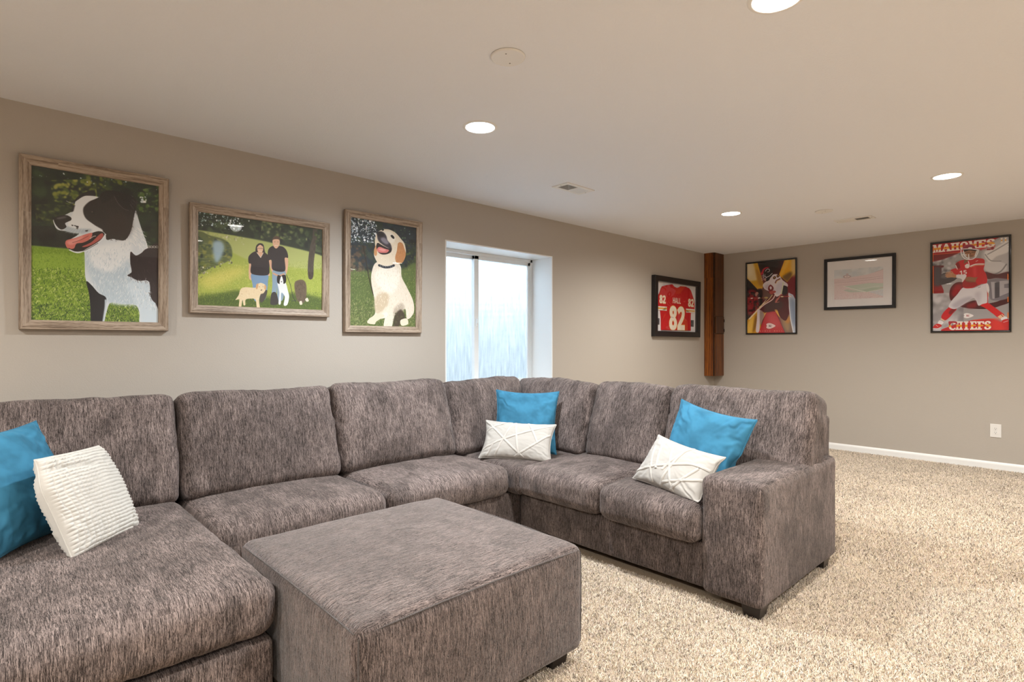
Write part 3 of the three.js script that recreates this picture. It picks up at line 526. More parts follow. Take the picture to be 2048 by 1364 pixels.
// ---------------------------------------------------------------- the pictures themselves (flat print)
const PRINTS = {};
{ // black and white dog with its tongue out, on a lawn
  seed(101);
  const K = painter(716, 1000, [[212, 170], [1030, 300], [1030, 1178], [212, 1162]]);
  const all = [[205, 160], [1040, 290], [1040, 1190], [205, 1175]];
  K.fill('#1d2c1c', all, false);
  const wood = [[205, 160], [1040, 290], [1040, 720], [205, 690]];
  K.spots(wood, 260, ['#16241a', '#223420', '#0d1712', '#2f4526', '#1a2a1e'], 8, 46, 5);
  K.spots([[340, 270], [620, 260], [640, 400], [480, 430], [350, 400]], 120, ['#6d7a2a', '#8b9334', '#4f6224', '#a3a548'], 5, 20, 3);
  K.spots([[540, 220], [900, 270], [700, 340], [560, 310]], 60, ['#55651f', '#3d5020', '#707b2c'], 5, 22, 3);
  K.spots([[240, 420], [480, 430], [440, 560], [250, 540]], 90, ['#3d4b22', '#56622c', '#2a3a1c'], 5, 18, 3);
  K.spots([[890, 330], [1030, 300], [1030, 470], [900, 470]], 80, ['#4c6a2c', '#6c8540', '#2b4422'], 5, 18, 3);
  K.spots([[210, 170], [1030, 300], [1030, 420], [800, 330], [400, 250], [210, 260]], 60, ['#cfe0ea', '#e8f0f2', '#a8c0c8', '#8ba79c'], 2, 7, 1);
  K.spots([[905, 370], [950, 370], [950, 410], [905, 410]], 20, ['#dbe8ee', '#f2f6f6'], 3, 10, 1);
  K.spots([[205, 560], [560, 560], [560, 700], [205, 680]], 50, ['#0a0f0b', '#121a14'], 14, 44, 8);
  const lawn = [[205, 682], [560, 712], [1040, 760], [1040, 1190], [205, 1175]];
  K.fill('#7c9a2e', lawn, false, 2);
  K.fill('#8dab3a', [[205, 740], [600, 760], [600, 860], [205, 840]], true, 8);
  K.hair([[205, 700], [1030, 730], [1030, 860], [205, 840]], 1800, ['#6f8f28', '#93ae40', '#a7bd58', '#587a20'], 9, -1.5, 1.6, 0.8);
  K.hair([[205, 830], [1030, 850], [1030, 1190], [205, 1175]], 4200, ['#5c7d1e', '#8fab36', '#b9c765', '#45641a', '#d3d88c', '#39541a'], 17, -1.3, 2.2, 1.1);
  K.hair([[205, 1060], [1030, 1060], [1030, 1190], [205, 1175]], 1200, ['#33501c', '#4e6f22', '#86a03a', '#243c16'], 20, -1.2, 2.4, 1.2);
  // body
  const white = [[500, 400], [560, 345], [640, 375], [700, 340], [860, 370], [885, 470], [912, 560], [945, 650], [965, 700], [1035, 770], [1035, 1190], [915, 1185], [905, 1110], [880, 1062], [800, 1055], [722, 1048], [695, 1110], [672, 1185], [604, 1185], [592, 1060], [582, 960], [560, 880], [556, 745], [545, 722], [490, 726], [462, 712], [440, 682], [440, 660], [520, 607], [440, 592], [385, 582], [362, 545], [364, 512], [436, 487], [485, 455]];
  K.fill('#dfe6ec', white);
  K.fill('#c3d3de', [[560, 760], [640, 720], [740, 800], [830, 760], [850, 900], [960, 930], [1000, 1060], [880, 1062], [720, 1048], [620, 930]], true, 10);
  K.fill('#eef2f5', [[600, 700], [760, 660], [850, 640], [840, 760], [720, 850], [600, 800]], true, 12);
  K.fill('#d4e2ec', [[820, 930], [950, 930], [1020, 1080], [1030, 1185], [930, 1185], [900, 1080]], true, 8);
  K.hair([[565, 720], [850, 650], [845, 900], [960, 940], [1025, 1100], [900, 1080], [720, 1040], [600, 930]], 1500, ['#f4f7f9', '#c9d7e1', '#e6edf2', '#aebfca', '#ffffff'], 20, 1.7, 1.5, 0.45);
  K.hair([[840, 560], [905, 560], [950, 660], [955, 720], [840, 660]], 300, ['#f8fafb', '#d6e0e6', '#ffffff'], 26, 0.9, 1.7, 0.5);
  // dark coat
  const head = [[538, 462], [562, 415], [620, 388], [650, 372], [690, 336], [770, 340], [862, 372], [886, 410], [868, 500], [848, 592], [808, 648], [738, 640], [696, 645], [686, 606], [642, 572], [606, 545], [556, 508]];
  K.fill('#231d1c', head); K.hair(head, 700, ['#2d2524', '#17120f', '#3c302d', '#1c1716'], 18, 0.9, 1.6, 0.5);
  K.fill('#2c2220', [[690, 520], [800, 470], [850, 560], [800, 630], [720, 610]], true, 14);
  K.fill('#131011', [[655, 360], [700, 333], [800, 345], [868, 378], [872, 420], [850, 455], [810, 448], [770, 410], [745, 372], [700, 400], [668, 410]]);
  K.line('#6b5f60', 2, [[742, 366], [765, 410], [800, 446], [836, 460]]); K.hair([[840, 380], [892, 390], [880, 480], [845, 470]], 110, ['#0f0d0e', '#241f20', '#4b4446'], 22, 0.9, 1.5, 0.5);
  K.fill('#171415', [[482, 412], [520, 366], [575, 338], [614, 334], [626, 362], [612, 374], [560, 368], [515, 392]]); K.hair([[490, 400], [560, 345], [600, 345], [520, 385]], 60, ['#2c2829', '#7d7a7c', '#121011'], 16, -0.5, 1.3, 0.3);
  K.fill('#1d1b1c', [[468, 470], [478, 440], [500, 426], [508, 448], [494, 462]]); K.line('#f4f1ea', 2, [[440, 400], [462, 412], [486, 414]]);
  K.fill('#edf1f4', [[505, 405], [560, 368], [640, 374], [590, 400], [548, 446], [560, 505], [612, 548], [672, 588], [600, 600], [520, 606], [450, 590], [452, 540], [480, 480]], true, 2);
  K.fill('#b9c6d0', [[430, 560], [500, 575], [600, 580], [560, 606], [480, 604], [430, 590]], true, 5);
  K.fill('#191617', [[360, 520], [372, 502], [432, 490], [468, 504], [470, 522], [446, 534], [432, 544], [440, 566], [408, 582], [376, 556]]); K.fill('#5a5658', [[380, 508], [430, 498], [440, 506], [392, 518]], true, 3); K.fill('#050505', [[440, 510], [458, 506], [462, 520], [446, 526]]);
  K.spots([[470, 550], [520, 560], [510, 585], [470, 580]], 5, ['#2a2728'], 5, 9, 1); K.spots([[552, 575], [580, 578], [575, 595], [552, 592]], 3, ['#3a3536'], 4, 8, 1);
  K.fill('#0c0a0a', [[590, 470], [604, 462], [620, 466], [622, 480], [604, 484]]); K.fill('#7a6a5e', [[600, 467], [606, 465], [606, 471], [600, 472]], true);
  K.fill('#1b1010', [[448, 690], [520, 640], [580, 612], [640, 592], [676, 600], [680, 626], [640, 668], [560, 712], [490, 720]]);
  K.fill('#b8574f', [[600, 660], [650, 612], [672, 606], [668, 632], [620, 668], [570, 690], [540, 690]]); K.fill('#d9776c', [[434, 664], [446, 648], [500, 634], [566, 610], [604, 604], [592, 640], [548, 664], [505, 672], [488, 702], [452, 702], [438, 686]]);
  K.fill('#e79a90', [[445, 660], [500, 640], [550, 622], [520, 655], [470, 680]], true, 4); K.line('#8a3833', 3, [[480, 665], [530, 648], [580, 622]]); K.line('#efe6dc', 4, [[590, 640], [610, 626], [626, 622]], true, 1);
  K.line('#e9eef1', 8, [[462, 712], [520, 728], [600, 690], [660, 650], [688, 612]]); K.line('#33292a', 3, [[455, 700], [500, 718], [560, 712], [640, 668]]);
  for (let i = 0; i < 7; i++) K.line('#f2f2ef', 1, [[450 + i * 16, 570], [420 + i * 18, 585 + i * 3], [380 + i * 26, 590 + i * 6]]);
  const back = [[848, 722], [880, 745], [915, 730], [950, 702], [1035, 690], [1035, 1070], [1008, 1050], [978, 1012], [964, 912], [900, 906], [852, 884], [828, 872], [854, 850], [846, 792]];
  K.fill('#2e2224', back); K.hair(back, 420, ['#3b2c2e', '#1f1718', '#4a393b', '#171112'], 22, 1.2, 1.7, 0.5); K.hair([[830, 860], [860, 850], [980, 900], [985, 1030], [960, 1000], [955, 920], [840, 890]], 120, ['#17120f', '#e8edf0', '#2a2223'], 20, 1.4, 1.5, 0.4);
  const leg = [[568, 912], [600, 935], [645, 985], [690, 1012], [692, 1062], [664, 1185], [603, 1185], [592, 1060], [584, 985]];
  K.fill('#14171f', leg); K.hair(leg, 260, ['#0e1016', '#262b36', '#1a1e27'], 18, 1.6, 1.5, 0.3); K.line('#cfdde6', 10, [[690, 1030], [688, 1080], [672, 1185]], true, 2);
  for (let i = 0; i < 4; i++) { const [a, b] = K.P([962 + i * 18, 690]); K.x.strokeStyle = '#d8d6cf'; K.x.lineWidth = 3.2; K.x.beginPath(); K.x.ellipse(a, b, 9, 6, 0.1, 0, 7); K.x.stroke(); }
  PRINTS.a = K.tex(0.55);
}
{ // two people with three dogs by a pond
  seed(202);
  const K = painter(1024, 730, [[152, 172], [1122, 312], [1117, 938], [150, 892]]);
  K.fill('#a9b64e', [[140, 160], [1130, 300], [1130, 950], [140, 905]], false);
  K.fill('#25321f', [[140, 160], [1130, 300], [1130, 530], [900, 470], [700, 420], [430, 360], [140, 320]], false, 3);
  K.spots([[140, 160], [1130, 300], [1130, 500], [700, 400], [140, 310]], 260, ['#1c2a1c', '#2f4126', '#121c14', '#3f5230', '#4d5c3a'], 6, 30, 3);
  K.spots([[150, 170], [560, 230], [540, 330], [150, 290]], 150, ['#c9dbe2', '#eef4f6', '#9fb6bb', '#7d958f'], 2, 9, 1);
  K.spots([[650, 250], [1000, 300], [1000, 400], [640, 380]], 80, ['#5f6c3c', '#75804a', '#8f9467'], 4, 18, 4);
  K.fill('#b6bf72', [[150, 318], [420, 360], [700, 410], [1120, 520], [1120, 620], [600, 560], [300, 420], [150, 350]], true, 4);
  K.spots([[150, 320], [520, 380], [520, 440], [150, 350]], 70, ['#c7c795', '#9ea56a', '#dedbbd'], 3, 12, 2);
  // pond
  const pond = [[145, 345], [260, 362], [360, 392], [410, 440], [420, 520], [380, 560], [270, 600], [145, 640]];
  K.fill('#5f6b3c', pond, true, 3);
  K.clip(pond, () => { K.spots([[145, 340], [420, 420], [420, 560], [145, 640]], 90, ['#2f3c2c', '#46573a', '#6f7a3c', '#8a8c40'], 6, 30, 3); K.fill('#9fb9c4', [[270, 420], [330, 400], [360, 450], [330, 540], [290, 560]], true, 10); for (let i = 0; i < 40; i++) { const a = rr(150, 400), b = rr(400, 600); K.line('rgba(190,205,190,0.5)', 1.4, [[a, b], [a + rr(20, 60), b + 3]], false); } });
  K.spots([[150, 600], [260, 592], [400, 545], [430, 570], [300, 620], [150, 700]], 110, ['#c9c6b6', '#e2ded0', '#8d8a7c', '#6d6a5f', '#5b5648'], 3, 10, 0);
  // lawn
  K.hair([[150, 690], [440, 560], [1120, 560], [1120, 938], [150, 892]], 5200, ['#a5b248', '#c0c860', '#8b9c34', '#d4d687', '#788a2c'], 9, -1.4, 1.5, 0.9);
  K.fill('#d5d06a', [[170, 700], [400, 610], [540, 620], [420, 700], [260, 760]], true, 24); K.hair([[150, 640], [560, 560], [560, 760], [150, 830]], 1300, ['#cfcb62', '#e2dd8b', '#b3b549', '#9da63a'], 8, -1.4, 1.4, 0.9);
  K.fill('rgba(52,74,24,0.75)', [[150, 830], [330, 800], [480, 780], [700, 830], [900, 800], [1118, 850], [1118, 940], [150, 894]], true, 14); K.hair([[150, 800], [1118, 800], [1118, 940], [150, 894]], 2600, ['#4c6620', '#6f8a2e', '#92a440', '#35501a'], 9, -1.4, 1.6, 0.9);
  // tree on the right
  K.fill('#4b4238', [[1012, 690], [1005, 600], [1018, 470], [1040, 380], [1048, 310], [1078, 318], [1072, 420], [1052, 560], [1046, 680]]); K.hair([[1010, 680], [1020, 470], [1050, 320], [1074, 330], [1050, 560], [1044, 680]], 220, ['#33291f', '#6d6150', '#584c3f'], 26, 1.5, 1.6, 0.2); K.spots([[1050, 300], [1120, 315], [1120, 500], [1070, 470]], 60, ['#3b4a26', '#57683a', '#26331c'], 4, 14, 1);
  // right dog (dark, in the shade of the tree)
  K.fill('#6a5a48', [[905, 720], [960, 700], [990, 730], [995, 800], [985, 860], [960, 880], [925, 860], [908, 800]], true, 2); K.hair([[905, 720], [990, 710], [990, 860], [920, 860]], 120, ['#4b3d30', '#8a785f', '#2d241c'], 12, 1.5, 1.4, 0.4);
  K.fill('#e8e0d0', [[940, 868], [956, 862], [962, 888], [944, 890]]); K.fill('#e8e0d0', [[985, 850], [1002, 838], [1012, 862], [996, 868]]);
  // woman: dark hair, v-neck top, jeans
  K.fill('#e3b698', [[556, 560], [548, 620], [552, 690], [572, 692], [574, 620], [576, 560]]); K.fill('#e3b698', [[690, 560], [700, 620], [712, 660], [700, 668], [684, 610]]);
  K.fill('#7f9fc0', [[572, 650], [690, 655], [696, 720], [688, 800], [672, 850], [640, 850], [636, 740], [620, 850], [590, 850], [578, 740]]); K.fill('#4b4540', [[640, 790], [690, 780], [676, 840], [650, 870], [636, 860]]);
  K.fill('#2d2326', [[548, 520], [590, 484], [630, 486], [675, 492], [706, 530], [708, 600], [694, 662], [572, 652], [566, 580], [548, 570]]); K.fill('#2a1f1e', [[606, 440], [630, 420], [660, 430], [672, 480], [692, 560], [676, 580], [664, 500], [610, 500], [600, 480]]);
  K.fill('#e9bf9f', [[614, 442], [636, 430], [658, 444], [656, 480], [636, 498], [618, 482]]); K.fill('#e6b897', [[610, 488], [660, 490], [640, 532]], false); K.line('#f6f1ea', 3, [[610, 490], [640, 530], [662, 492]], false); K.line('#3a2a28', 2.5, [[616, 458], [656, 460]], false); K.line('#fbf3ec', 3, [[626, 480], [648, 480]]); K.line('#2a1f1e', 6, [[612, 446], [634, 428], [658, 442]]);
  // man: short hair, dark tee, jeans
  K.fill('#e0b192', [[704, 540], [712, 600], [732, 650], [748, 660], [740, 620], [726, 560]]); K.fill('#e0b192', [[826, 530], [852, 540], [848, 620], [834, 660], [818, 650], [830, 600]]);
  K.fill('#8fa6ba', [[738, 620], [828, 630], [826, 740], [812, 850], [772, 850], [766, 760], [756, 850], [724, 850], [730, 740]]); K.fill('#3a3836', [[716, 850], [726, 800], [760, 800], [776, 880], [720, 888]]);
  K.fill('#2a2125', [[696, 480], [720, 446], [760, 440], [810, 446], [842, 480], [852, 530], [826, 536], [826, 632], [734, 622], [724, 550], [700, 546]]); K.fill('#e7bb9b', [[732, 392], [756, 376], [784, 390], [786, 430], [762, 460], [738, 440]]); K.fill('#5a4232', [[728, 400], [738, 374], [764, 366], [788, 378], [790, 402], [776, 390], [744, 390]]); K.line('#fbf3ec', 3, [[748, 436], [774, 436]]); K.line('#4a3428', 2, [[744, 410], [754, 409]], false); K.line('#4a3428', 2, [[768, 410], [780, 410]], false);
  K.line('#d7a685', 14, [[738, 650], [780, 668], [820, 656]]);
  // cream dog
  const cream = [[446, 850], [470, 815], [486, 770], [520, 755], [600, 758], [615, 735], [640, 722], [676, 738], [680, 770], [662, 800], [640, 810], [628, 860], [634, 915], [612, 916], [600, 850], [560, 842], [525, 850], [522, 888], [508, 890], [500, 850], [490, 905], [472, 900], [476, 850], [462, 848]];
  K.fill('#eed9b2', cream); K.hair(cream, 300, ['#f8ecd0', '#dcc293', '#fff6e2', '#cfb183'], 10, 1.2, 1.3, 0.5); K.fill('#d8a878', [[606, 735], [622, 728], [616, 766], [604, 764]]); K.fill('#d8a878', [[672, 738], [684, 752], [678, 776], [668, 764]]); K.spots([[634, 768], [650, 768], [650, 780], [634, 780]], 4, ['#2c211b'], 3, 5); K.spots([[628, 748], [634, 748], [634, 754], [628, 754]], 2, ['#2c211b'], 2, 3); K.spots([[656, 748], [662, 748], [662, 754], [656, 754]], 2, ['#2c211b'], 2, 3);
  // black and white dog in the middle
  K.fill('#eef2f4', [[770, 720], [800, 726], [832, 722], [850, 780], [860, 830], [846, 890], [818, 892], [826, 830], [800, 800], [796, 880], [778, 880], [784, 800]]); K.fill('#20191b', [[766, 690], [774, 664], [796, 670], [812, 662], [834, 668], [836, 712], [818, 730], [806, 690], [796, 692], [790, 728], [770, 722]]); K.fill('#f4f6f7', [[796, 676], [806, 676], [816, 720], [800, 732], [786, 722]]); K.spots([[796, 710], [806, 710], [806, 718], [796, 718]], 3, ['#191516'], 3, 5); K.line('#2a2a33', 4, [[840, 662], [870, 740], [890, 830], [912, 868]]); K.line('#38404a', 4, [[880, 862], [915, 856]]);
  PRINTS.b = K.tex(0.5);
}
{ // cream puppy sitting, looking up
  seed(303);
  const K = painter(720, 1006, [[1356, 218], [1862, 298], [1858, 1068], [1355, 1055]]);
  K.fill('#22303a', [[1345, 210], [1870, 290], [1870, 700], [1345, 700]], false);
  K.spots([[1345, 210], [1870, 290], [1870, 640], [1345, 640]], 200, ['#1a2630', '#2c3c45', '#141c22', '#33453c', '#27382c'], 10, 46, 6);
  K.spots([[1356, 220], [1560, 250], [1560, 420], [1356, 420]], 420, ['#dfeaf2', '#f4f8fb', '#b6c6d2', '#8fa1ad'], 2, 12, 0); K.spots([[1356, 220], [1560, 250], [1560, 430], [1356, 430]], 160, ['#22303a', '#2b3b44', '#3a4b3e'], 4, 14, 0);
  K.spots([[1560, 260], [1860, 300], [1860, 420], [1560, 400]], 40, ['#43562f', '#5d7d62', '#7d98a6'], 2, 9, 1); K.spots([[1770, 420], [1860, 420], [1860, 620], [1760, 600]], 60, ['#3d4c2b', '#55663a', '#2b3722'], 5, 20, 3);
  K.fill('#5d6e3a', [[1345, 650], [1530, 640], [1750, 620], [1870, 600], [1870, 1080], [1345, 1075]], true, 10);
  K.hair([[1345, 640], [1870, 600], [1870, 1080], [1345, 1075]], 3600, ['#6f8344', '#4c6030', '#8f9c5c', '#37492a', '#a9ae74', '#5a5a3a'], 16, -1.2, 1.9, 0.9);
  K.hair([[1345, 860], [1870, 860], [1870, 1080], [1345, 1075]], 1400, ['#b5b27c', '#8a8656', '#3a4526', '#cfc89a', '#2c361d'], 20, -0.9, 1.8, 1.1); K.spots([[1356, 440], [1480, 440], [1480, 640], [1356, 640]], 60, ['#5b4a3c', '#3b352e', '#6f5f4d'], 6, 26, 4);
  K.line('#28333a', 12, [[1398, 225], [1425, 320], [1455, 420]], true, 2); K.line('#1d3a4c', 5, [[1430, 330], [1470, 430], [1545, 530]]); K.line('#1e1712', 7, [[1455, 440], [1475, 540], [1500, 680], [1535, 820]]); K.line('#3b2d25', 3, [[1462, 440], [1490, 600], [1538, 820]]);
  const body = [[1545, 580], [1600, 560], [1700, 560], [1742, 600], [1750, 680], [1790, 760], [1836, 860], [1845, 940], [1820, 990], [1790, 1000], [1780, 930], [1762, 930], [1740, 960], [1700, 970], [1672, 1066], [1616, 1064], [1626, 960], [1580, 990], [1545, 1030], [1492, 1030], [1505, 1000], [1548, 960], [1545, 860], [1522, 740], [1520, 660]];
  K.fill('#e7dccb', body); K.fill('#f3ecdf', [[1560, 620], [1700, 600], [1740, 700], [1680, 800], [1600, 780], [1550, 700]], true, 14); K.fill('#cdbb9f', [[1548, 850], [1600, 800], [1650, 820], [1640, 900], [1580, 960], [1550, 940]], true, 10); K.fill('#b9ab9a', [[1690, 930], [1750, 880], [1770, 930], [1710, 980]], true, 10);
  K.hair(body, 1500, ['#f8f3e9', '#d9cab2', '#efe5d4', '#c7b493', '#fffaf2'], 16, 1.5, 1.5, 0.4); K.fill('#4a4034', [[1700, 975], [1745, 930], [1775, 990], [1740, 1050], [1690, 1060]], true, 6); K.hair([[1685, 960], [1790, 960], [1790, 1066], [1680, 1066]], 200, ['#3c4426', '#59603a', '#2c2a1d', '#7b7a4d'], 15, -1.3, 1.7, 0.7);
  K.fill('#e9dcc6', [[1745, 1010], [1790, 1000], [1800, 1040], [1760, 1055], [1742, 1040]]); K.fill('#efe6d6', [[1578, 975], [1640, 950], [1640, 985], [1600, 1000], [1580, 995]]); K.fill('#e4d6bf', [[1492, 1030], [1520, 990], [1580, 960], [1620, 980], [1560, 1020], [1545, 1042]]);
  const hd = [[1548, 460], [1545, 400], [1560, 345], [1600, 318], [1650, 316], [1700, 340], [1745, 390], [1772, 430], [1780, 500], [1750, 560], [1700, 580], [1640, 595], [1580, 585], [1548, 540], [1538, 500]];
  K.fill('#ecdfc9', hd); K.hair(hd, 500, ['#f8f1e4', '#dcc9a9', '#fff8ec', '#d2bb97'], 12, 1.2, 1.3, 0.5); K.fill('#f6efe2', [[1600, 330], [1660, 330], [1700, 380], [1680, 420], [1640, 400]], true, 8);
  const ear = [[1722, 420], [1752, 420], [1772, 470], [1780, 510], [1762, 560], [1735, 580], [1710, 570], [1700, 530], [1712, 480]];
  K.fill('#c58a58', ear); K.hair(ear, 160, ['#d9a06b', '#a86d40', '#e5b98a', '#b97b4c'], 14, 1.5, 1.5, 0.4); K.fill('#cf9a6a', [[1540, 470], [1556, 440], [1562, 500], [1552, 520], [1540, 505]]);
  K.fill('#3a3742', [[1562, 350], [1585, 332], [1612, 340], [1632, 368], [1640, 400], [1665, 430], [1672, 470], [1640, 455], [1600, 430], [1570, 400]], true, 3); K.fill('#221f26', [[1560, 345], [1580, 332], [1604, 342], [1612, 366], [1590, 372], [1566, 366]]); K.fill('#8e8a98', [[1590, 385], [1620, 380], [1650, 420], [1630, 430], [1600, 410]], true, 6);
  K.fill('#231a1c', [[1556, 452], [1566, 420], [1604, 440], [1650, 462], [1672, 460], [1668, 488], [1640, 505], [1600, 508], [1570, 490]]); K.fill('#dd7f7c', [[1560, 470], [1580, 450], [1620, 464], [1652, 474], [1636, 494], [1600, 496], [1572, 490]]); K.fill('#eda3a0', [[1572, 468], [1600, 462], [1630, 474], [1606, 484]], true, 3);
  K.fill('#120e0e', [[1664, 364], [1676, 358], [1692, 374], [1690, 388], [1676, 382]]); K.fill('#120e0e', [[1598, 318], [1612, 316], [1612, 324], [1600, 326]]);
  K.line('#1a2230', 22, [[1578, 592], [1620, 606], [1660, 604], [1690, 592]]); for (let i = 0; i < 6; i++) K.line('#c9d2d6', 2.5, [[1584 + i * 18, 590 + i % 2 * 6], [1594 + i * 18, 608 - i % 2 * 6]], false);
  PRINTS.c = K.tex(0.5);
}
const logo = (K, cx, cy, w, h, fill, edge) => { // arrowhead with interlocked letters
  const q = [[cx - w * 0.5, cy - h * 0.28], [cx - w * 0.38, cy - h * 0.46], [cx - w * 0.1, cy - h * 0.5], [cx + w * 0.25, cy - h * 0.30], [cx + w * 0.5, cy], [cx + w * 0.25, cy + h * 0.30], [cx - w * 0.1, cy + h * 0.5], [cx - w * 0.36, cy + h * 0.46], [cx - w * 0.5, cy + h * 0.26], [cx - w * 0.44, cy]];
  K.fill(fill, q); if (edge) K.line(edge, 2, [...q, q[0]]);
  const [a, b] = K.P([cx - w * 0.06, cy]), [, b2] = K.P([cx, cy + h * 0.5]), s = Math.abs(b2 - b); K.x.fillStyle = K.logoInk || '#3a1418'; K.x.font = `bold ${s * 0.95}px serif`; K.x.textAlign = 'center'; K.x.textBaseline = 'middle'; K.x.fillText('K', a - s * 0.26, b); K.x.fillText('C', a + s * 0.26, b + s * 0.06);
};
{ // running player over gold beams
  seed(404);
  const K = painter(640, 960, [[42, 118], [865, 38], [868, 1325], [42, 1325]]), x = K.x;
  K.fill('#5b1019', [[30, 20], [880, 20], [880, 1340], [30, 1340]], false);
  K.fill('#3a0b10', [[200, 60], [660, 60], [600, 300], [320, 300]], false, 14); K.fill('#1c0a0c', [[240, 80], [560, 60], [520, 240], [300, 250]], true, 22);
  K.fill('#7d1826', [[700, 420], [880, 300], [880, 1340], [700, 1340]], false, 6); K.fill('#140b0c', [[30, 350], [220, 560], [300, 640], [300, 1000], [30, 1100]], false, 8); K.fill('#8c1420', [[50, 610], [200, 600], [240, 900], [60, 1000]], true, 14); K.spots([[40, 600], [250, 600], [250, 1020], [40, 1040]], 40, ['#5c0e16', '#2a080b', '#a01c28', '#140608'], 8, 30, 4);
  K.fill('#d9a61f', [[30, 90], [220, 90], [320, 480], [300, 560], [220, 560], [30, 350]], false); K.fill('#e7d3a0', [[30, 95], [150, 92], [190, 250], [220, 400], [100, 420], [30, 350]], false, 10); K.fill('#b9852a', [[190, 200], [260, 280], [320, 480], [260, 500], [220, 400]], true, 12); K.fill('#f2e3bd', [[42, 110], [110, 100], [130, 300], [60, 330]], true, 18);
  K.fill('#f2b011', [[690, 20], [880, 20], [880, 250], [720, 440], [580, 320]], false); K.fill('#e3c27a', [[790, 40], [880, 40], [880, 280], [800, 330]], true, 16); K.fill('#7b5a2c', [[640, 350], [780, 260], [800, 330], [730, 430], [690, 410]], true, 12); K.fill('#f7c33a', [[700, 60], [760, 60], [660, 280], [600, 310]], true, 10);
  // lower gold and red blade
  K.fill('#d79a17', [[30, 1110], [240, 880], [440, 680], [520, 650], [360, 900], [290, 1120], [250, 1340], [30, 1340]], false); K.fill('#f0c24e', [[60, 1140], [160, 1020], [120, 1330], [40, 1330]], true, 8); K.fill('#8a6420', [[170, 1080], [220, 1000], [200, 1200], [140, 1300]], true, 10); K.fill('#f4e2c0', [[60, 1080], [400, 700], [440, 690], [240, 920], [90, 1080]], false, 3);
  K.fill('#8b7568', [[560, 1000], [880, 1000], [880, 1340], [690, 1340]], false, 4); K.fill('#b3946f', [[640, 1060], [760, 1150], [740, 1300], [660, 1200]], true, 14); K.fill('#cf9350', [[690, 1120], [760, 1020], [800, 1060], [740, 1160]], true, 10); K.fill('#c9313a', [[375, 950], [520, 950], [690, 1340], [225, 1340]], false, 1); K.fill('#d4525a', [[400, 980], [520, 990], [600, 1200], [420, 1180]], true, 26);
  K.fill('#f0b455', [[500, 905], [540, 900], [570, 960], [600, 1050], [560, 1010]]); K.fill('#f0b455', [[320, 990], [378, 950], [300, 1100]], false, 1);
  K.fill('#c6cfdf', [[742, 620], [820, 660], [870, 760], [868, 1330], [820, 1330], [770, 1080], [745, 820]], false, 2); K.fill('#8fa0bd', [[770, 740], [860, 800], [866, 1200], [800, 1100]], true, 18); K.line('#f4f6fb', 9, [[748, 640], [752, 820], [780, 1080], [828, 1325]]);
  // player
  K.fill('#5a1a22', [[420, 690], [560, 640], [680, 640], [740, 720], [748, 900], [740, 1020], [690, 1110], [600, 1040], [540, 910], [440, 950], [330, 960], [250, 920], [330, 800]]); K.fill('#4a2a2c', [[330, 860], [480, 760], [620, 760], [640, 880], [500, 920], [380, 950]], true, 14); K.fill('#6f4a42', [[220, 560], [330, 555], [430, 640], [470, 660], [400, 720], [320, 740], [290, 680]]); K.fill('#29191a', [[205, 590], [250, 560], [300, 580], [300, 690], [260, 640]], true, 4);
  K.fill('#b57d6d', [[180, 640], [205, 605], [235, 620], [215, 660], [190, 680]]); K.fill('#e9e0e6', [[312, 480], [360, 430], [420, 400], [440, 330], [520, 300], [590, 320], [640, 400], [726, 470], [724, 520], [660, 500], [640, 600], [600, 660], [540, 690], [500, 640], [440, 600], [380, 580], [330, 545]]); K.fill('#c9bcc8', [[330, 520], [400, 470], [470, 520], [520, 600], [480, 620], [400, 580]], true, 12); K.fill('#d9d2de', [[560, 470], [640, 460], [640, 580], [560, 660], [520, 600]], true, 10);
  K.fill('#7c1d26', [[402, 520], [440, 480], [490, 530], [480, 580], [440, 606], [400, 570]]); K.fill('#e9e0e6', [[424, 530], [446, 510], [462, 540], [440, 566]], true, 1); K.fill('#b44a44', [[420, 606], [500, 585], [530, 610], [450, 650]]);
  for (const [cx, cy] of [[505, 360], [566, 330]]) K.fill('#4c141a', [[cx - 24, cy + 6], [cx - 14, cy - 18], [cx + 16, cy - 24], [cx + 28, cy], [cx + 10, cy + 24], [cx - 14, cy + 26]]).fill('#d8b04a', [[cx - 8, cy + 2], [cx + 4, cy - 10], [cx + 12, cy - 2], [cx + 2, cy + 10]]);
  K.line('#6d1f24', 12, [[520, 450], [540, 410], [600, 378]]); K.line('#d7a53a', 6, [[528, 462], [552, 420], [612, 388]]);
  K.fill('#2d2327', [[640, 510], [700, 505], [726, 540], [720, 640], [640, 660], [620, 620]]); K.line('#dfe3c8', 16, [[655, 450], [640, 540], [620, 640]], true, 1); K.line('#c9665c', 11, [[570, 730], [600, 670], [635, 655]]); for (let i = 0; i < 4; i++) K.line('#d3776a', 6, [[600 - i * 16, 690 + i * 10], [560 - i * 14, 750 + i * 12], [520 + i * 22, 795 - i * 4]]);
  K.line('#c2463f', 10, [[615, 690], [700, 688], [790, 686]], true, 2); K.line('#f7ede2', 10, [[755, 684], [788, 688]]); K.line('#f1d9b4', 14, [[620, 690], [648, 690]]);
  K.line('#a8563a', 8, [[60, 716], [250, 714], [390, 708]], true, 3); for (const [a, b] of [[122, 716], [246, 712]]) K.line('#fff3ea', 12, [[a - 12, b], [a + 12, b - 4]]); K.fill('#b89a5a', [[330, 705], [370, 690], [400, 708], [366, 724]]);
  K.line('#f3d9d2', 12, [[520, 650], [470, 740], [330, 830], [240, 912]]); K.line('#8a2328', 7, [[500, 650], [440, 740], [300, 830], [230, 890]]); K.line('#f0d49c', 9, [[470, 660], [400, 750], [250, 870]]);
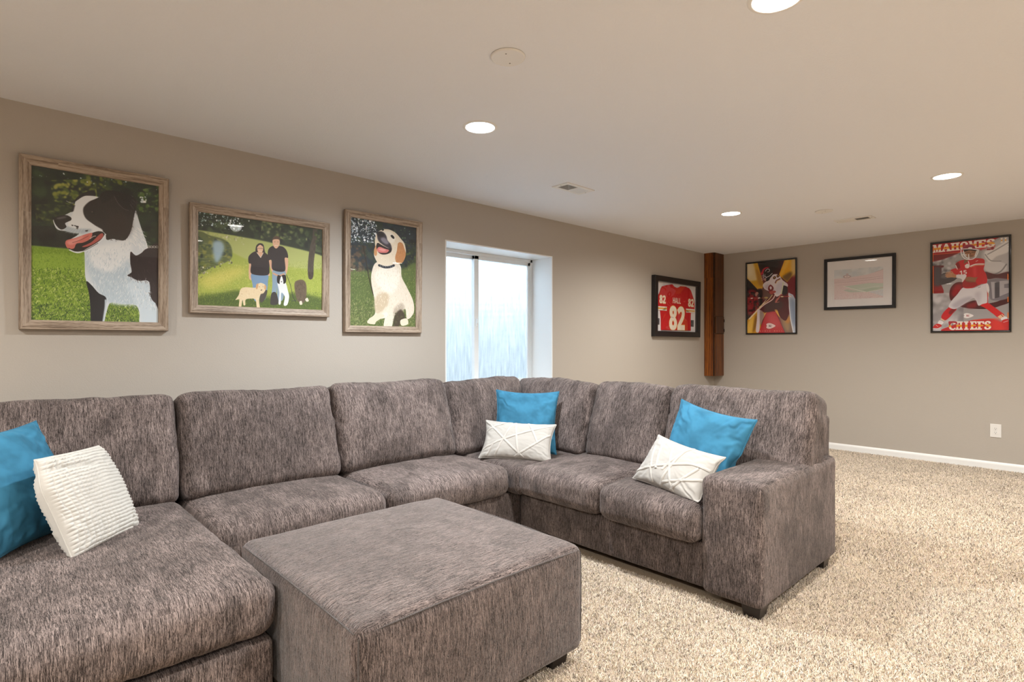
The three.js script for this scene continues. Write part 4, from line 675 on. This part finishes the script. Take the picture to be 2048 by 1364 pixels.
  K.fill('#e0d3da', [[220, 920], [270, 925], [280, 960], [262, 1100], [246, 1290], [190, 1290], [206, 1100]], true, 2); K.fill('#a58f86', [[262, 930], [330, 990], [300, 1110], [262, 1180]], true, 5);
  // helmet
  K.fill('#1b1116', [[330, 320], [320, 250], [360, 200], [420, 190], [470, 230], [480, 300], [440, 360], [390, 420], [350, 400]]); K.fill('#c01f38', [[300, 230], [330, 196], [380, 176], [420, 186], [360, 204], [316, 250]]); K.fill('#c01f38', [[270, 300], [296, 250], [320, 240], [322, 280], [290, 310]], true, 2); K.line('#e9dfe2', 6, [[352, 250], [380, 212], [418, 216], [420, 250], [390, 262]]); K.line('#ece6ea', 7, [[470, 284], [420, 330], [370, 356], [340, 390]]); for (const p of [[[290, 330], [330, 330], [376, 350]], [[284, 370], [330, 360]], [[290, 400], [336, 388]], [[320, 290], [324, 350], [340, 400]], [[345, 300], [350, 350]]]) K.line('#e6dde1', 5, p); K.fill('#b88d80', [[330, 380], [360, 375], [364, 410], [340, 414]]);
  K.logoInk = '#3a2328'; logo(K, 445, 1198, 160, 100, '#f6dcdc', '#8f222b');
  x.fillStyle = '#f2c7a8'; x.font = 'bold 19px sans-serif'; x.textAlign = 'center'; x.textBaseline = 'middle'; const [, ty] = K.P([450, 1286]); 'DANTE HALL'.split('').forEach((ch, i) => { const [tx] = K.P([268 + i * 40, 1286]); x.font = `bold ${i === 0 || i === 6 ? 19 : 16}px sans-serif`; x.fillText(ch, tx, ty); });
  PRINTS.run = K.tex(0.5);
}
{ // quarterback poster
  seed(505);
  const K = painter(700, 1036, [[85, 160], [1068, 65], [1066, 1298], [78, 1305]]), x = K.x;
  K.fill('#aaa7aa', [[60, 40], [1090, 40], [1090, 1320], [60, 1320]], false);
  K.spots([[70, 280], [480, 280], [480, 640], [70, 640]], 120, ['#8d8a8c', '#b9b6b8', '#6f6c70', '#cfccd0'], 8, 30, 6); K.spots([[70, 800], [480, 800], [480, 1300], [70, 1300]], 90, ['#c3bfc3', '#a19da2', '#d5d1d5', '#8f8b90'], 16, 60, 12);
  K.fill('#c4c2c6', [[740, 240], [1070, 100], [1070, 520], [760, 520]], true, 8); K.fill('#dad8dc', [[770, 400], [900, 390], [1020, 430], [1020, 510], [880, 530], [760, 500]], true, 4); K.fill('#eceaec', [[760, 260], [860, 230], [1060, 120], [1064, 260], [900, 330], [820, 400], [760, 340]], true, 6); K.line('#8f8c92', 8, [[760, 300], [830, 380], [960, 390]], true, 2); K.line('#77747a', 7, [[790, 300], [900, 240], [1050, 150]], true, 3); K.line('#6a676d', 9, [[760, 530], [860, 560], [960, 520], [1030, 430]], true, 3);
  // red panels and dark arcs
  K.fill('#b71420', [[70, 140], [700, 90], [1000, 60], [900, 100], [820, 160], [700, 220], [460, 270], [90, 310]], true); K.fill('#7c0f18', [[85, 300], [420, 270], [300, 330], [180, 370], [88, 380]], true, 4); K.fill('#d92b2a', [[680, 190], [760, 160], [800, 200], [700, 240]], true, 8); K.spots([[680, 150], [900, 100], [880, 240], [700, 250]], 24, ['#d94a4a', '#b89a9c', '#8f1a22', '#e0c9ca'], 6, 22, 3);
  K.fill('#6b1a20', [[100, 440], [230, 440], [230, 462], [200, 470], [196, 700], [225, 760], [226, 800], [100, 806]], false, 1); K.fill('#9b1a22', [[110, 700], [200, 700], [226, 770], [226, 800], [104, 806]], false, 2); K.fill('#524a50', [[110, 470], [196, 480], [190, 690], [110, 690]], true, 14);
  K.fill('#5e1018', [[300, 820], [320, 730], [390, 665], [480, 670], [470, 760], [370, 850], [320, 900]]); K.fill('#a81624', [[330, 800], [380, 700], [460, 690], [450, 760], [360, 850]], true, 12); K.fill('#4a1016', [[440, 980], [520, 930], [640, 900], [760, 940], [900, 920], [1050, 860], [1060, 930], [960, 970], [820, 1010], [620, 1010]]); K.fill('#8a1f26', [[520, 960], [640, 920], [640, 990], [540, 1000]], true, 10); K.fill('#5a2228', [[760, 530], [900, 560], [1060, 530], [1060, 620], [900, 610], [790, 620]], true, 3); K.fill('#84808a', [[800, 640], [1064, 640], [1064, 860], [850, 900], [800, 800]], true, 3); K.fill('#b9b5bc', [[830, 660], [900, 660], [900, 880], [850, 880]], false, 1); K.fill('#b9b5bc', [[940, 650], [1062, 640], [1062, 680], [1000, 690], [1000, 740], [1062, 740], [1062, 800], [940, 850]], false, 1); K.fill('#55525a', [[880, 670], [940, 660], [940, 860], [880, 880]], false, 2);
  K.fill('#c81820', [[590, 1160], [840, 1140], [900, 1180], [1060, 1200], [1066, 1300], [230, 1305], [330, 1230]], true, 1); K.fill('#e03028', [[850, 1150], [960, 1180], [1000, 1290], [860, 1290]], true, 12); K.line('#f2643a', 5, [[600, 1158], [980, 1140]], false); K.line('#f2643a', 6, [[92, 298], [440, 270]], false); K.line('#ff7a3c', 8, [[96, 450], [92, 800]], false); K.line('#ff7a3c', 6, [[98, 180], [94, 390]], false); for (const [a, b] of [[560, 630], [860, 920], [1064, 1130]]) K.line('#ff8a3a', 9, [[1048, a], [1048, b]], false); K.line('#dd3f34', 5, [[240, 1292], [1060, 1290]], false);
  // lettering, slab serif, banded white and gold, each letter where it stands
  const slab = (text, x0, x1, yt, yb, slope) => {
    const n = text.length; x.textAlign = 'center'; x.textBaseline = 'alphabetic';
    text.split('').forEach((ch, i) => {
      if (ch === ' ') return; const cx = x0 + (x1 - x0) * (i + 0.5) / n, t0 = yt + slope * (cx - x0), b0 = yb + slope * (cx - x0), [ax, ay] = K.P([cx, b0]), [, ty] = K.P([cx, t0]), [lx] = K.P([cx - (x1 - x0) / n / 2, b0]), [rx] = K.P([cx + (x1 - x0) / n / 2, b0]);
      const hgt = ay - ty, size = hgt / 0.716; x.font = `bold ${size}px serif`; const wd = x.measureText(ch).width; x.save(); x.translate(ax, ay); x.scale((rx - lx) * (ch === 'I' ? 0.62 : 1.0) / wd, 1); x.lineJoin = 'miter'; x.strokeStyle = '#f7efe9'; x.lineWidth = hgt * 0.085; x.fillStyle = '#f7efe9'; x.strokeText(ch, 0, 0); x.fillText(ch, 0, 0);
      x.beginPath(); x.rect(-wd, -hgt * 0.62, wd * 2, hgt * 0.30); x.clip(); x.fillStyle = x.strokeStyle = '#f0a51f'; x.strokeText(ch, 0, 0); x.fillText(ch, 0, 0); x.restore();
    });
  };
  slab('MAHOMES', 92, 890, 178, 272, -0.100); slab('II', 945, 1045, 92, 150, -0.09); slab('CHIEFS', 285, 835, 1182, 1284, -0.01);
  K.fill('#b01a2c', [[286, 1180], [320, 1172], [390, 1180], [400, 1225], [380, 1200], [330, 1196], [300, 1230]], true); 
  // player: legs, shirt, arms, ball, helmet
  K.fill('#d3161f', [[290, 990], [340, 985], [390, 1012], [350, 1060], [300, 1120], [240, 1160], [195, 1120], [220, 1060]]); K.fill('#8d0f18', [[330, 1010], [385, 1015], [320, 1080], [290, 1060]], true, 5); K.fill('#f2c7a0', [[190, 1130], [236, 1156], [232, 1170], [184, 1146]], false); K.fill('#efecf0', [[170, 1160], [222, 1184], [196, 1216], [148, 1206]]); K.fill('#d11d1f', [[120, 1212], [150, 1204], [196, 1220], [190, 1246], [150, 1262], [90, 1262], [94, 1236]]); K.line('#f1e9e9', 5, [[92, 1264], [150, 1266], [188, 1248]]); K.line('#f3e9e4', 4, [[124, 1222], [150, 1240]]);
  K.fill('#de161d', [[690, 960], [780, 930], [860, 980], [940, 1040], [1000, 1096], [930, 1130], [860, 1080], [770, 1010]]); K.fill('#f2c7a0', [[972, 1078], [1004, 1110], [944, 1142], [914, 1116]], false); K.line('#a0242a', 6, [[960, 1090], [990, 1122]], false); K.fill('#efecf0', [[956, 1140], [1010, 1112], [1040, 1140], [980, 1166]]); K.fill('#d11d1f', [[970, 1170], [1040, 1146], [1062, 1180], [1050, 1230], [1000, 1240]]); K.line('#f4eeee', 4, [[990, 1190], [1050, 1170]]);
  K.fill('#e6e3ea', [[480, 730], [600, 740], [760, 680], [800, 700], [806, 800], [790, 920], [720, 950], [670, 968], [640, 900], [600, 870], [500, 940], [400, 1000], [350, 1012], [292, 985], [310, 930], [400, 820]]); K.fill('#c3bec9', [[330, 960], [450, 880], [560, 850], [600, 870], [500, 940], [390, 1000]], true, 12); K.fill('#cfcad4', [[620, 820], [700, 790], [690, 940], [660, 930]], true, 14); K.line('#c8333a', 7, [[784, 740], [790, 850], [788, 930]]); K.line('#f0b455', 3, [[794, 740], [800, 850]]); K.fill('#f1eff3', [[770, 690], [800, 700], [812, 770], [790, 800]]); K.line('#33343c', 3, [[668, 735], [700, 722]]);
  K.fill('#d01822', [[384, 420], [440, 380], [500, 366], [620, 350], [740, 362], [750, 440], [740, 500], [775, 570], [778, 670], [690, 690], [600, 735], [500, 738], [470, 700], [480, 620], [430, 560], [400, 490]]); K.fill('#a8121b', [[480, 640], [600, 640], [680, 690], [560, 730], [480, 720]], true, 8); K.fill('#e23a3e', [[600, 470], [640, 460], [650, 560], [620, 600]], true, 8); K.fill('#8b1018', [[384, 430], [420, 400], [440, 470], [410, 480]], true, 3); K.fill('#d01822', [[320, 500], [395, 480], [420, 540], [400, 570], [330, 540]]);
  K.line('#f4efec', 13, [[572, 452], [640, 428], [740, 426]]); K.line('#f0b98c', 5, [[572, 466], [640, 444], [740, 440]]); K.line('#f4efec', 7, [[384, 440], [404, 490]]); K.line('#f6f2f0', 8, [[505, 440], [512, 470], [540, 474], [556, 448], [545, 390]]); K.fill('#f4efec', [[508, 440], [532, 420], [556, 444], [530, 474]]); K.line('#f6f2f0', 4, [[640, 392], [666, 378]]);
  x.fillStyle = '#f4efec'; { const [a, b] = K.P([478, 535]); x.save(); x.translate(a, b); x.rotate(-0.06); x.font = 'bold 66px sans-serif'; x.textAlign = 'center'; x.textBaseline = 'middle'; x.fillText('15', 0, 0); x.restore(); }
  K.fill('#4a4347', [[170, 640], [190, 570], [240, 536], [300, 545], [400, 590], [360, 640], [260, 680], [190, 690]]); K.fill('#6d6468', [[190, 590], [240, 552], [300, 570], [250, 610]], true, 8); K.fill('#a06a4a', [[490, 620], [540, 590], [620, 600], [672, 596], [680, 640], [640, 660], [540, 650]]); K.fill('#8a5638', [[500, 640], [600, 650], [640, 660], [560, 664]], true, 4); K.fill('#d01822', [[640, 640], [700, 560], [740, 600], [700, 690], [660, 690]]); K.fill('#e9e6ea', [[382, 566], [440, 560], [520, 570], [486, 640], [462, 660], [456, 620], [380, 596]]);
  K.fill('#c08a66', [[262, 560], [310, 530], [360, 548], [388, 566], [380, 600], [330, 596], [262, 590]]); for (const p of [[[330, 545], [290, 530], [262, 536]], [[330, 555], [280, 548], [250, 556]], [[330, 570], [285, 570], [252, 580]], [[340, 590], [300, 594], [270, 596]], [[350, 545], [330, 520], [306, 516]]]) K.line('#c99672', 9, p);
  K.fill('#8a5a3e', [[500, 360], [540, 366], [530, 400], [506, 410], [486, 420]]); K.fill('#b23a58', [[470, 240], [476, 210], [510, 178], [560, 168], [612, 182], [634, 214], [640, 240], [560, 232]]); K.fill('#8e1f3c', [[480, 225], [520, 190], [600, 190], [628, 220], [560, 214]], true, 5); K.fill('#ecebee', [[548, 208], [590, 206], [590, 236], [548, 236]]); K.fill('#a77252', [[500, 262], [560, 246], [636, 256], [640, 300], [610, 330], [560, 340], [520, 320]]); K.line('#4a2e22', 6, [[520, 274], [560, 270]]); K.line('#4a2e22', 6, [[590, 270], [628, 272]]); K.line('#5b3a2a', 6, [[556, 318], [596, 318]]); K.line('#5d3f30', 5, [[574, 280], [572, 300]]); K.fill('#2a1a1c', [[478, 236], [560, 232], [640, 240], [636, 258], [560, 246], [500, 262]]);
  for (const p of [[[450, 230], [560, 226], [668, 238]], [[452, 232], [458, 300], [496, 350], [540, 366], [600, 360], [640, 330], [668, 270], [668, 238]], [[480, 250], [500, 320], [540, 350]], [[548, 300], [552, 356]], [[652, 260], [630, 320]], [[456, 300], [520, 306]]]) K.line('#efedf0', 10, p);
  K.logoInk = '#9a1f30'; logo(K, 545, 1100, 128, 66, '#f6f2f3', '#c9b9bc');
  PRINTS.qb = K.tex(0.5);
}
const stadiumPrint = (() => {
  seed(606);
  const K = painter(760, 540, [[340, 375], [1400, 290], [1400, 1040], [352, 1092]]), x = K.x;
  K.fill('#c9d2d8', [[320, 250], [1420, 250], [1420, 1110], [320, 1110]], false); K.spots([[330, 350], [1400, 280], [1400, 560], [330, 600]], 60, ['#bcc8d0', '#d6dcdf', '#c2cacd'], 20, 60, 10);
  K.fill('#dfc6c8', [[330, 600], [700, 560], [1000, 510], [1230, 440], [1400, 370], [1400, 760], [330, 800]], false, 1); K.fill('#dcc5c7', [[330, 740], [620, 740], [1400, 1000], [1400, 1110], [330, 1110]], false, 1);
  for (const [w, c, p] of [[4, '#a8888c', [[330, 655], [700, 625], [1000, 590], [1400, 530]]], [5, '#9d7e84', [[330, 690], [700, 662], [1000, 630], [1400, 575]]], [3, '#b59498', [[330, 620], [800, 590], [1200, 560]]], [4, '#8f7075', [[1210, 440], [1400, 375]]], [3, '#b59498', [[430, 745], [800, 700], [1390, 680]]]]) K.line(c, w, p, false);
  K.fill('#b9cbbb', [[560, 770], [1100, 690], [1400, 700], [1400, 830], [1060, 890], [900, 900]], false, 1); K.fill('#aac0ae', [[560, 860], [640, 830], [900, 895], [700, 905]], false, 2); K.fill('#a3bda8', [[930, 860], [1150, 800], [1390, 790], [1050, 890]], false, 2); K.line('#f1f1ea', 8, [[560, 768], [800, 835], [1030, 900]], false); K.line('#f1f1ea', 5, [[1030, 900], [1390, 828]], false); K.line('#eef0ea', 3, [[880, 830], [1300, 760]], false); K.line('#c98a90', 6, [[1310, 800], [1390, 795]], true, 1);
  K.fill('#a1858b', [[545, 545], [580, 515], [670, 512], [718, 540], [670, 572], [580, 575]]); K.fill('#ead7d8', [[575, 545], [600, 528], [655, 528], [690, 542], [655, 560], [600, 562]]); x.fillStyle = '#8b5a62'; { const [a, b] = K.P([632, 545]); x.font = 'bold 20px serif'; x.textAlign = 'center'; x.textBaseline = 'middle'; x.fillText('KC', a, b); } K.fill('#b79a9f', [[604, 505], [612, 475], [655, 472], [662, 505]], false); x.lineWidth = 1;
  K.spots([[340, 560], [1400, 440], [1400, 700], [340, 740]], 900, ['#d4b3b6', '#e8d6d7', '#c9a5a9', '#dcbfc2'], 1, 3.2); K.spots([[340, 860], [900, 905], [1400, 860], [1400, 1040], [352, 1092]], 1500, ['#c98f96', '#eadfdf', '#b97e86', '#f2ebea', '#a8a0a4', '#d8b6b9'], 1, 4.5); K.spots([[340, 740], [560, 780], [900, 900], [340, 920]], 500, ['#d9bcbf', '#ecdfe0', '#c9a3a8'], 1, 3.5); K.spots([[870, 660], [1000, 660], [1000, 735], [870, 735]], 20, ['#a98a8f', '#8d6d73'], 1, 3);
  K.spots([[340, 1030], [1400, 990], [1400, 1040], [352, 1092]], 160, ['#8d7f84', '#b3858b', '#6f6a70'], 1.5, 4);
  x.fillStyle = 'rgba(232,228,228,0.36)'; x.fillRect(0, 0, 760, 540);
  return K.tex(0.45);
})();
// ---------------------------------------------------------------- hang them
{
  const woodProf = [[0, 0], [0, 0.028], [0.003, 0.032], [0.007, 0.032], [0.009, 0.030], [0.013, 0.031], [0.036, 0.024], [0.044, 0.021], [0.047, 0.018], [0.048, 0.008]];
  const onA = (y, z, k = 0.004) => [XA + k, y, z];
  const W = (label, y, z, w, h, print) => picture({ label, at: onA(y, z, 0.010), turn: Math.PI / 2, tilt: 0.9, w, h, prof: woodProf, mat: M.greyWood, print, inset: 0.047, printZ: 0.010, glassZ: 0.014, group: 'grey wood framed photos on the left wall' });
  W('grey wood frame with a photo of a black and white dog with its tongue out', 1.749, -0.4345, 0.636, 0.858, PRINTS.a);
  W('wide grey wood frame with a photo of two people and dogs on a lawn', 1.748, -1.2825, 0.851, 0.640, PRINTS.b);
  W('grey wood frame with a photo of a cream puppy sitting and looking up', 1.7565, -2.140, 0.640, 0.857, PRINTS.c);
  const thin = [[0, 0], [0, 0.016], [0.002, 0.019], [0.008, 0.021], [0.014, 0.020], [0.018, 0.016], [0.020, 0.009]];
  picture({ label: 'thin black frame with a poster of a running player over gold and red beams', at: [-2.9035, 1.826, ZB + 0.003], turn: 0, tilt: 0.4, w: 0.632, h: 0.936, prof: thin, mat: M.blackGloss, print: PRINTS.run, inset: 0.019, printZ: 0.008, glassZ: 0.0105, group: 'black framed posters on the far wall' });
  picture({ label: 'thin black frame with a poster of a quarterback in a red jersey throwing', at: [-0.944, 1.8285, ZB + 0.003], turn: 0, tilt: 0.4, w: 0.636, h: 0.944, prof: thin, mat: M.blackGloss, print: PRINTS.qb, inset: 0.019, printZ: 0.008, glassZ: 0.0105, group: 'black framed posters on the far wall' });
  const flat = [[0, 0], [0, 0.021], [0.002, 0.023], [0.030, 0.023], [0.033, 0.021], [0.034, 0.008]];
  picture({
    label: 'black frame with a pale stadium print in a wide white mat', at: [-1.925, 1.934, ZB + 0.003], turn: 0, tilt: 0.3, roll: -0.25, w: 0.714, h: 0.598, prof: flat, mat: M.blackWood, inset: 0.033, glassZ: 0.016,
    printZ: 0.008, mats: (t, iw, ih) => {
      const pw = 0.490, phh = 0.345, cx = -0.006, cy = -0.008;
      const p = new THREE.PlaneGeometry(pw + 0.02, phh + 0.02); p.translate(cx, cy, 0.0085); part('print', p, std({ map: stadiumPrint, roughness: 0.8 }), t);
      const ring = (ow, oh, iw2, ih2, z, d) => { const s = new THREE.Shape(); s.moveTo(-ow / 2, -oh / 2); s.lineTo(ow / 2, -oh / 2); s.lineTo(ow / 2, oh / 2); s.lineTo(-ow / 2, oh / 2); s.closePath(); const k = new THREE.Path(); k.moveTo(cx - iw2 / 2, cy - ih2 / 2); k.lineTo(cx + iw2 / 2, cy - ih2 / 2); k.lineTo(cx + iw2 / 2, cy + ih2 / 2); k.lineTo(cx - iw2 / 2, cy + ih2 / 2); k.closePath(); s.holes.push(k); const g = new THREE.ExtrudeGeometry(s, { depth: d, bevelEnabled: false }); g.translate(0, 0, z); return g; };
      part('mat_board', ring(iw, ih, pw, phh, 0.009, 0.0016), M.mat, t); part('mat_board', ring(iw, ih, pw + 0.055, phh + 0.055, 0.0108, 0.0016), M.mat, t);
    },
  });
  // jersey in a deep box frame
  const deep = [[0, 0], [0, 0.046], [0.003, 0.050], [0.062, 0.050], [0.066, 0.047], [0.068, 0.012]];
  const jw = 1.070, jh = 0.722;
  picture({
    label: 'black box frame with a red football jersey, beside the wooden corner box', at: onA(1.686, -6.236), turn: Math.PI / 2, tilt: 0.4, roll: -0.3, w: jw, h: jh, prof: deep, mat: M.blackWood, inset: 0.066, printZ: 0.010, glassZ: 0.040,
    mats: (t, iw, ih) => {
      const b = new THREE.PlaneGeometry(iw, ih); b.translate(0, 0, 0.0102); part('mat_board', b, M.mat, t);
      const K = painter(1000, 640, [[145, 175], [932, 285], [910, 1247], [128, 1238]]), x = K.x;
      const toLocal = (p) => { const [a, c] = K.P(p); return [(a / K.W - 0.5) * iw, (0.5 - c / K.H) * ih]; };
      const body = [[270, 300], [340, 278], [460, 255], [500, 305], [552, 330], [600, 315], [625, 292], [720, 300], [790, 335], [820, 380], [850, 480], [880, 590], [886, 700], [884, 832], [726, 832], [716, 760], [812, 846], [806, 960], [806, 1205], [242, 1205], [242, 960], [230, 815], [330, 720], [326, 806], [160, 788], [158, 640], [176, 520], [215, 440], [245, 350]];
      const red = '#c40d12'; K.fill(red, [[0, 0], [1100, 0], [1100, 1364], [0, 1364]], false);
      const num = (s, cx, cy, wx, hy) => { const [x0] = K.P([cx - wx / 2, cy]), [x1] = K.P([cx + wx / 2, cy]), [, y0] = K.P([cx, cy - hy / 2]), [, y1] = K.P([cx, cy + hy / 2]), size = (y1 - y0) / 0.74; x.font = `bold ${size}px sans-serif`; x.textAlign = 'center'; x.textBaseline = 'alphabetic'; const wd = x.measureText(s).width; x.save(); x.translate((x0 + x1) / 2, y1); x.scale((x1 - x0) / wd, 1); x.lineJoin = 'miter'; x.strokeStyle = '#e8a83c'; x.lineWidth = (y1 - y0) * 0.10; x.strokeText(s, 0, 0); x.strokeStyle = x.fillStyle = '#f4ead6'; x.lineWidth = (y1 - y0) * 0.055; x.strokeText(s, 0, 0); x.fillText(s, 0, 0); x.restore(); };
      num('82', 540, 950, 310, 480); num('82', 262, 568, 126, 168); num('82', 815, 632, 112, 160);
      { const [x0] = K.P([458, 590]), [x1] = K.P([618, 590]), [, y0] = K.P([530, 530]), [, y1] = K.P([530, 652]); x.font = `bold ${(y1 - y0) / 0.74}px sans-serif`; const wd = x.measureText('HALL').width; x.save(); x.translate((x0 + x1) / 2, y1); x.scale((x1 - x0) / wd, 1); x.fillStyle = '#f4ead6'; x.fillText('HALL', 0, 0); x.restore(); }
      K.fill('#f1e9da', [[150, 712], [345, 722], [340, 812], [150, 795]], false); K.line('#e0a030', 17, [[150, 754], [340, 764]], false); K.fill('#f1e9da', [[716, 752], [890, 765], [890, 840], [716, 836]], false); K.line('#e0a030', 15, [[716, 796], [890, 806]], false); K.line('#3f3a52', 3, [[425, 942], [440, 936], [455, 948], [475, 944]]);
      const sh = new THREE.Shape(body.map((p) => new THREE.Vector2(...toLocal(p)))), g = new THREE.ExtrudeGeometry(sh, { depth: 0.006, bevelEnabled: true, bevelThickness: 0.004, bevelSize: 0.004, bevelSegments: 3 });
      const p = g.attributes.position, uv = g.attributes.uv; for (let i = 0; i < p.count; i++) uv.setXY(i, p.getX(i) / iw + 0.5, p.getY(i) / ih + 0.5); g.translate(0, 0, 0.0145);
      part('jersey', g, std({ map: K.tex(0.5), roughness: 0.75 }), t, { label: 'red jersey with number 82' });
      const [c2, y2] = canvas(64, 128); y2.fillStyle = '#26262c'; y2.fillRect(0, 0, 64, 128); seed(71); for (let i = 0; i < 60; i++) { y2.fillStyle = ['#6a6a70', '#3c3c44', '#8f8f92', '#15151a'][(rnd() * 4) | 0]; y2.fillRect(rr(6, 50), rr(6, 118), rr(3, 16), rr(2, 7)); }
      const cm = std({ map: canvasTexture(c2), roughness: 0.6 });
      for (const q of [[[165, 965], [213, 1100]], [[828, 990], [878, 1128]]]) { const a = toLocal(q[0]), e = toLocal(q[1]); const k = new THREE.BoxGeometry(e[0] - a[0], a[1] - e[1], 0.002); k.translate((a[0] + e[0]) / 2, (a[1] + e[1]) / 2, 0.0115); part('photo_card', k, cm, t); }
    },
  });
}
renderer.render(scene, camera);
